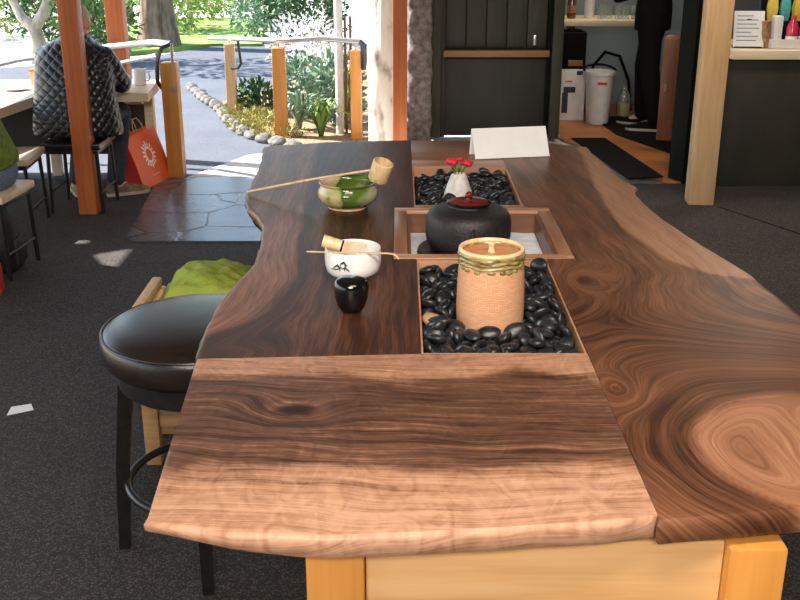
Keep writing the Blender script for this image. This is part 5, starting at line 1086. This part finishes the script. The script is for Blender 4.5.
def hand(b, w, d, up, k=1.0, curl=.5):
    """palm, four unequal bent fingers and a thumb leaving the side of the palm"""
    w = Vector(w); d = Vector(d).normalized(); sdv = d.cross(Vector(up)).normalized(); u = sdv.cross(d)
    pc = w + d * .045 * k
    b.rings([[w + d * t * k + sdv * (ww * math.cos(a)) * k + u * (hh * math.sin(a)) * k for a in [2 * PI * i / 12 for i in range(12)]] for t, ww, hh in ((-.01, .024, .020), (.02, .033, .017), (.06, .040, .015), (.085, .038, .012))])
    for i, ln in enumerate((.066, .076, .070, .054)):
        o = (-.0315 + i * .021) * k; p = w + d * .078 * k + sdv * o; dd = d.copy(); pts = [p]
        for j in range(3):
            dd = (dd - u * curl * .55).normalized(); p = p + dd * ln * k * (.45, .32, .23)[j]; pts.append(p)
        limb(b, pts, [.0092 * k, .0088 * k, .0080 * k, .0068 * k], 10)
    p = w + d * .022 * k - sdv * .028 * k
    limb(b, [p, p + (d * .5 - sdv * .8) .normalized() * .035 * k - u * .006, p + (d * .5 - sdv * .8).normalized() * .035 * k + (d * .9 - sdv * .3).normalized() * .03 * k - u * .012], [.014 * k, .011 * k, .008 * k], 10)
def torso(b, rows, n=28, g=0):
    b.rings([[Vector((cx + (rx + g) * math.copysign(abs(math.cos(a)) ** .85, math.cos(a)), cy + (ry + g) * math.copysign(abs(math.sin(a)) ** .85, math.sin(a)), z)) for a in [2 * PI * i / n for i in range(n)]] for z, cx, cy, rx, ry in rows])
def shoe(name, t, x, y, z, a, mats=('shoe', 'rubber_pale'), L=.27):
    s = bpy.data.objects.new
    rows = []
    for k, w, h in ((0, .024, .045), (.06, .034, .080), (.25, .038, .092), (.42, .040, .078), (.62, .045, .060), (.82, .044, .048), (.95, .032, .038), (1, .016, .026)):
        yy = -.07 + k * L
        rows.append([Vector((w * c_, yy, .020 + max(0, s_) * (h - .02) + min(0, s_) * .002)) for c_, s_ in [(math.cos(2 * PI * i / 16), math.sin(2 * PI * i / 16)) for i in range(16)]])
    o = M().rings(rows).build('shoe', MT[mats[0]], t, (x, y, z), (0, 0, a), angle=70)
    sl = M(); sl.rings([[Vector((p.x * 1.06, p.y * 1.01, zz)) for p in [Vector((w * math.copysign(1, q), -.07 + k * L, 0)) for k, w, q in [(k, w, 1) for k, w in ((0, .02), (.06, .034), (.42, .04), (.7, .046), (.9, .040), (1, .014))] + [(k, w, -1) for k, w in ((1, .014), (.9, .040), (.7, .046), (.42, .04), (.06, .034), (0, .02))]]] for zz in (.0, .020)])
    sl.build('shoe_sole', MT[mats[1]], o)
    return o

# seated person in the quilted jacket, facing away
P = thing('person', 'seated person in a black quilted jacket seen from behind at the counter', 'person', (-1.89, 6.115, 0), R(-3))
J = [(.425, 0, -.030, .262, .150), (.47, 0, -.035, .264, .158), (.56, 0, -.035, .250, .154), (.66, 0, -.025, .236, .148), (.76, 0, -.01, .230, .144), (.84, 0, .01, .224, .134), (.90, 0, .022, .198, .118), (.94, 0, .035, .155, .102), (.962, 0, .050, .105, .088), (.975, 0, .062, .082, .078)]
b = M()
torso(b, [(.435, 0, -.02, .17, .11), (.52, 0, -.03, .17, .12), (.65, 0, -.02, .16, .11), (.80, 0, .0, .17, .11), (.88, 0, .02, .16, .10), (.94, 0, .04, .10, .08), (.965, 0, .055, .06, .06)])
limb(b, [(0, .055, .94), (.005, .085, 1.0)], [.058, .054]); head(b, (.010, .105, 1.052), (R(-14), 0, R(-14)), .97)
for s in (-1, 1):
    limb(b, [(s * .16, .03, .86), (s * .215, .14, .69), (s * .14, .385, .672)], [.05, .042, .030])
    hand(b, (s * .135, .40, .665), (-s * .35, 1, -.05), (0, 0, 1), .92, .35)
    limb(b, [(s * .09, .02, .485), (s * .115, .40, .475), (s * .120, .195, .10)], [.078, .056, .036])
    limb(b, [(s * .120, .195, .075), (s * .165, .25, .045)], [.034, .026])
remeshed(b, .0075, 'body', MT['skin'], P)
b = M(); torso(b, J)
for s in (-1, 1):
    limb(b, [(s * .172, .035, .865), (s * .200, .075, .79), (s * .222, .145, .700), (s * .195, .27, .695), (s * .150, .375, .685)], [.066, .066, .062, .055, .046])
b.tube([(.072 * math.cos(a), .062 + .068 * math.sin(a), .968 + .012 * math.sin(a)) for a in [2 * PI * i / 30 for i in range(30)]], .020, 8, closed=True)
remeshed(b, .010, 'jacket', MT['quilt'], P)
b = M()
for s in (-1, 1): limb(b, [(s * .09, .00, .492), (s * .10, .15, .490), (s * .117, .405, .478), (s * .120, .200, .11)], [.083, .085, .070, .056])
remeshed(b, .010, 'trousers', MT['denim'], P)
b = M()
E_ = Euler((R(-14), 0, R(-14))).to_matrix()
b.ball(Vector((.010, .105, 1.052)) + E_ @ Vector((0, -.016, .024)), (.0760, .0930, .0870), 26, (R(-14), 0, R(-14)))
hr_ = b.bm
for v in list(hr_.verts):
    l = E_.transposed() @ (v.co - Vector((.010, .105, 1.052)))
    if l.y > .02 or l.z < -.005 - .1 * max(0, l.y) or (l.z > .085 and l.y > -.08): hr_.verts.remove(v)
b.build('hair', MT['hair'], P, angle=180)
for s in (-1, 1): shoe('shoe', P, s * .120, .205, .001, -s * R(25) - (R(32) if s > 0 else 0))

# person at the left edge, facing the counter on the left
P = thing('person', 'person in a green top at the left edge of the picture', 'person', (-1.995, 4.84, 0), R(90))
b = M()
torso(b, [(.435, 0, -.02, .16, .10), (.52, 0, -.03, .16, .11), (.65, 0, .0, .15, .10), (.80, 0, .06, .16, .10), (.90, 0, .10, .15, .09), (.96, 0, .13, .09, .07), (.99, 0, .15, .055, .055)])
limb(b, [(0, .15, .98), (0, .19, 1.05)], [.054, .05]); head(b, (0, .215, 1.10), (R(-16), 0, 0), .93)
for s in (-1, 1):
    limb(b, [(s * .15, .10, .90), (s * .22, .26, .72), (s * .12, .47, .675)], [.046, .038, .028])
    hand(b, (s * .115, .485, .668), (-s * .3, 1, -.05), (0, 0, 1), .88, .3)
    limb(b, [(s * .085, .02, .485), (s * .11, .40, .475), (s * .12, .36, .10)], [.072, .052, .034])
    limb(b, [(s * .12, .36, .075), (s * .13, .46, .045)], [.032, .026])
remeshed(b, .0085, 'body', MT['skin'], P)
b = M(); torso(b, [(.515, 0, -.030, .205, .140), (.56, 0, -.03, .20, .142), (.66, 0, .0, .185, .130), (.80, 0, .055, .19, .125), (.90, 0, .10, .18, .11), (.96, 0, .13, .12, .085), (.985, 0, .145, .070, .070)])
for s in (-1, 1): limb(b, [(s * .16, .10, .90), (s * .228, .255, .735), (s * .13, .455, .690)], [.064, .056, .042])
remeshed(b, .010, 'green_top', MT['green_knit'], P)
b = M(); torso(b, [(.418, 0, -.02, .165, .125), (.47, 0, -.03, .178, .135), (.545, 0, -.03, .172, .125)])
for s in (-1, 1): limb(b, [(s * .085, .02, .490), (s * .11, .39, .478), (s * .12, .365, .11)], [.080, .066, .052])
remeshed(b, .010, 'jeans', MT['denim_light'], P)
b = M(); b.ball((0, .200, 1.122), (.074, .090, .082), 22, (R(-16), 0, 0)); b.ball((0, .14, 1.08), (.060, .045, .07), 18)
remeshed(b, .010, 'hair', MT['hair_dark'], P)
for s in (-1, 1): shoe('shoe', P, s * .12, .375, .001, -s * R(6))

# worker standing in the kitchen
P = thing('person', 'kitchen worker dressed in black standing in the doorway with the head out of frame', 'person', (2.00, 8.46, .0206), R(62))
b = M()
torso(b, [(.80, 0, 0, .15, .10), (.92, 0, 0, .165, .11), (1.05, 0, 0, .14, .10), (1.2, 0, 0, .155, .105), (1.36, 0, 0, .165, .10), (1.43, 0, 0, .10, .08), (1.46, 0, 0, .06, .06)])
limb(b, [(0, 0, 1.45), (0, .015, 1.53)], [.055, .052]); head(b, (0, .03, 1.61), (R(-8), 0, 0), .98)
for s in (-1, 1):
    limb(b, [(s * .18, 0, 1.37), (s * .23, .03, 1.09), (s * .17, .26, 1.02)], [.050, .040, .028])
    hand(b, (s * .165, .275, 1.018), (-s * .3, 1, 0), (0, 0, 1), .92, .5)
    limb(b, [(s * .09, 0, .86), (s * .10, .02 + s * .05, .48), (s * .105, -.02 + s * .08, .09)], [.085, .056, .038])
    limb(b, [(s * .105, -.02 + s * .08, .07), (s * .11, .07 + s * .08, .045)], [.034, .026])
remeshed(b, .0085, 'body', MT['skin'], P)
b = M(); torso(b, [(.78, 0, 0, .185, .135), (.92, 0, 0, .19, .135), (1.05, 0, 0, .165, .125), (1.2, 0, 0, .18, .13), (1.36, 0, 0, .185, .12), (1.43, 0, 0, .12, .09), (1.465, 0, 0, .07, .07)])
for s in (-1, 1): limb(b, [(s * .185, 0, 1.37), (s * .24, .03, 1.09), (s * .178, .245, 1.025)], [.066, .056, .042])
remeshed(b, .011, 'black_shirt', MT['black_cloth'], P)
b = M()
for s in (-1, 1): limb(b, [(s * .088, 0, .88), (s * .10, .02 + s * .05, .48), (s * .105, -.02 + s * .08, .10)], [.105, .078, .062])
remeshed(b, .011, 'trousers', MT['black_cloth'], P)
b = M(); b.ball((0, .016, 1.640), (.078, .094, .082), 22); remeshed(b, .010, 'hair', MT['hair_dark'], P)
for s in (-1, 1): shoe('shoe', P, s * .11, s * .08, .0, -s * R(10), ('black_cloth', 'rubber_pale'))

# ------------------------------------------------------------------ bags
bg = thing('shopping_bag', 'orange paper shopping bag with a white sun emblem leaning by the counter', 'bag', (-1.620, 6.625, .0065), R(78))
TL = R(13)
L2, D2, H2 = .215, .055, .33
def shear(x, y, z): return Vector((x - z * .05, y + z * math.tan(TL), z))
bd = M()
for fc in ([(-L2, -D2), (L2, -D2)],):
    pass
base = [(-L2, -D2), (L2, -D2), (L2, D2), (-L2, D2)]
bd.rings([[shear(x, y, 0) for x, y in base], [shear(x, y * .85, H2 * .5) for x, y in base], [shear(x, y * .55, H2) for x, y in base], [shear(x * .99, y * .5, H2 - .004) for x, y in base], [shear(x * .98, y * .8, .01) for x, y in base]], cap0=True, cap1=True)
bd.build('bag_body', MT['bag_orange'], bg, smooth=False)
gs = M()
for s in (-1,):
    gs.rings([[shear(s * L2 - .0012, y, 0.001) for y in (-D2 * .97, D2 * .97)], [shear(s * L2 - .0012, y * .85, H2 * .5) for y in (-D2 * .97, D2 * .97)], [shear(s * L2 - .0012, y * .55, H2 - .002) for y in (-D2 * .97, D2 * .97)]], closed=False)
gs.build('bag_gusset', MT['bag_red'], bg, smooth=False, fix=False)
for s in (-1, 1):
    M().tube([shear(-.07, s * D2 * .5, H2 - .03), shear(-.065, s * D2 * .45, H2 + .04), shear(-.03, s * D2 * .4, H2 + .085), shear(.03, s * D2 * .4, H2 + .085), shear(.065, s * D2 * .45, H2 + .04), shear(.07, s * D2 * .5, H2 - .03)], .0035, 7).build('bag_handle', MT['hair'], bg)
em = M()
def front(x, z, off=.0012):
    k = 1 - .15 * min(1, z / (H2 * .5)) if z < H2 * .5 else .85 - .30 * (z - H2 * .5) / (H2 * .5)
    p = shear(x, -D2 * k - off, z); return p
cx, cz = .0, .185
for i in range(16):
    a = 2 * PI * i / 16
    r0, r1, w = .046, (.088 if i % 2 == 0 else .080), .0075
    c, s = math.cos(a), math.sin(a); row = []
    pts = [(r0, -w * .5), (r0 + .02, -w), (r1 - .008, -w * .9), (r1, 0), (r1 - .008, w * .9), (r0 + .02, w), (r0, w * .5)]
    em.bm.faces.new([em.bm.verts.new(front(cx + r * c - t * s, cz + r * s + t * c)) for r, t in pts])
em.rings([[front(cx + r * math.cos(2 * PI * j / 32), cz + r * math.sin(2 * PI * j / 32)) for j in range(33)] for r in (.038, .050)], closed=False)
em.build('sun_emblem', MT['white_card'], bg, smooth=False)
tx = M()
for k in range(9): tx.bm.faces.new([tx.bm.verts.new(front(-.05 + k * .012 + dx, .055 + dz)) for dx, dz in ((0, 0), (.008, 0), (.008, .007), (0, .007))])
tx.build('printed_line', MT['box_white'], bg, smooth=False)

bp = thing('backpack', 'black backpack on the floor under the stool at the left edge', 'bag', (-1.975, 4.85, 0))
b = M()
b.rings([[Vector((x * k, y * k2 - .02 * z, z)) for x, y in [(.12 * math.copysign(abs(math.cos(a)) ** .6, math.cos(a)), .10 * math.copysign(abs(math.sin(a)) ** .6, math.sin(a))) for a in [2 * PI * i / 28 for i in range(28)]]] for z, k, k2 in ((0.001, .9, .9), (.02, 1, 1), (.14, .98, .95), (.24, .86, .75), (.30, .62, .50), (.318, .4, .3))])
b.build('bag_body', MT['nylon'], bp, angle=70)
M().box((.122, 0, .10), (.02, .13, .13), bev=.009).build('front_pocket', MT['nylon'], bp)
M().tube([(.0, -.105, .05), (.05, -.125, .12), (.05, -.12, .20), (.01, -.09, .285)], .010, 8).build('strap', MT['nylon'], bp)
M().tube([(-.02, 0, .315), (-.01, 0, .335), (.02, 0, .335), (.03, 0, .312)], .006, 8).build('top_loop', MT['nylon'], bp)
rb_ = thing('red_bag', 'red bag on the floor at the left edge in front of the backpack', 'bag', (-1.93, 4.50, 0), R(10))
M().rings([[Vector((x * k, y * k, z)) for x, y in ((-.10, -.05), (.10, -.05), (.10, .05), (-.10, .05))] for z, k in ((.001, 1), (.10, .98), (.19, .84), (.20, .8))]).build('bag_body', MT['bag_red'], rb_, angle=30)
M().tube([(-.05, 0, .198), (-.04, 0, .26), (.04, 0, .26), (.05, 0, .198)], .005, 8).build('bag_handle', MT['bag_red'], rb_)
tag(M().prism([(-.042, -.03), (.045, -.012), (.036, .040), (-.03, .034)], .0005, .0025).build('paper_scrap', MT['white_card'], None, (-1.325, 3.27, 0), (0, 0, .3), smooth=False), 'white scrap of paper on the dark floor left of the leather stool', 'paper')

# ------------------------------------------------------------------ light and camera
W = bpy.data.worlds.new('sky'); SC.world = W; W.use_nodes = True
nt = W.node_tree; bg_ = nt.nodes['Background']
sky = nt.nodes.new('ShaderNodeTexSky'); sky.sky_type = 'NISHITA'; sky.sun_disc = False
sky.sun_elevation = R(48); sky.sun_rotation = R(-73); sky.air_density = 1.2; sky.dust_density = 1.0
nt.links.new(sky.outputs[0], bg_.inputs['Color']); bg_.inputs['Strength'].default_value = .22
def sun(d, e, col):
    l = bpy.data.lights.new('sun', 'SUN'); l.energy = e; l.angle = R(.6); l.color = col
    o = bpy.data.objects.new('sun', l); COL.objects.link(o); o.rotation_euler = Vector(d).to_track_quat('-Z', 'Y').to_euler(); return o
sun((.98, -.30, -1.05), 10.0, (1, .95, .86))
def area(name, loc, tgt, sx, sy, p, col):
    l = bpy.data.lights.new(name, 'AREA'); l.shape = 'RECTANGLE'; l.size = sx; l.size_y = sy; l.energy = p; l.color = col
    o = bpy.data.objects.new(name, l); COL.objects.link(o); o.location = loc
    o.rotation_euler = (Vector(tgt) - Vector(loc)).to_track_quat('-Z', 'Y').to_euler(); return o
area('table_fill', (.3, .7, 2.55), (.2, 1.9, .9), 1.2, .5, 30, (1, .87, .74))  # unseen fill light added above the table to warm it
area('front_fill', (-.2, -1.1, 2.4), (.1, 1.4, .85), 1.5, .42, 54, (1, .89, .79))  # unseen fill added behind the camera to brighten the table front
area('bar_fill', (1.6, 5.0, 2.55), (1.9, 6.0, 0), .6, .6, 18, (1, .84, .64))  # unseen fill added over the right side of the room
area('kitchen_lamp', (1.75, 8.85, 2.0), (1.75, 9.0, .8),   .7, .3, 6, (1, .85, .62))
area('bar_lamp', (2.6, 6.9, 2.2), (2.6, 6.7, .9),   .5, .3, 8, (1, .9, .75))

cam = bpy.data.cameras.new('camera'); co = bpy.data.objects.new('camera', cam); COL.objects.link(co)
cam.sensor_width = 36; cam.lens = 36 * 1038 / 800; cam.clip_start = .05; cam.clip_end = 200
co.location = (0, 0, 1.6); co.rotation_euler = (R(70), 0, 0)
SC.camera = co
vs_ = SC.view_settings
vs_.view_transform = 'Standard'; vs_.look = 'None'; vs_.gamma = 1; vs_.use_curve_mapping = False; vs_.exposure = .9
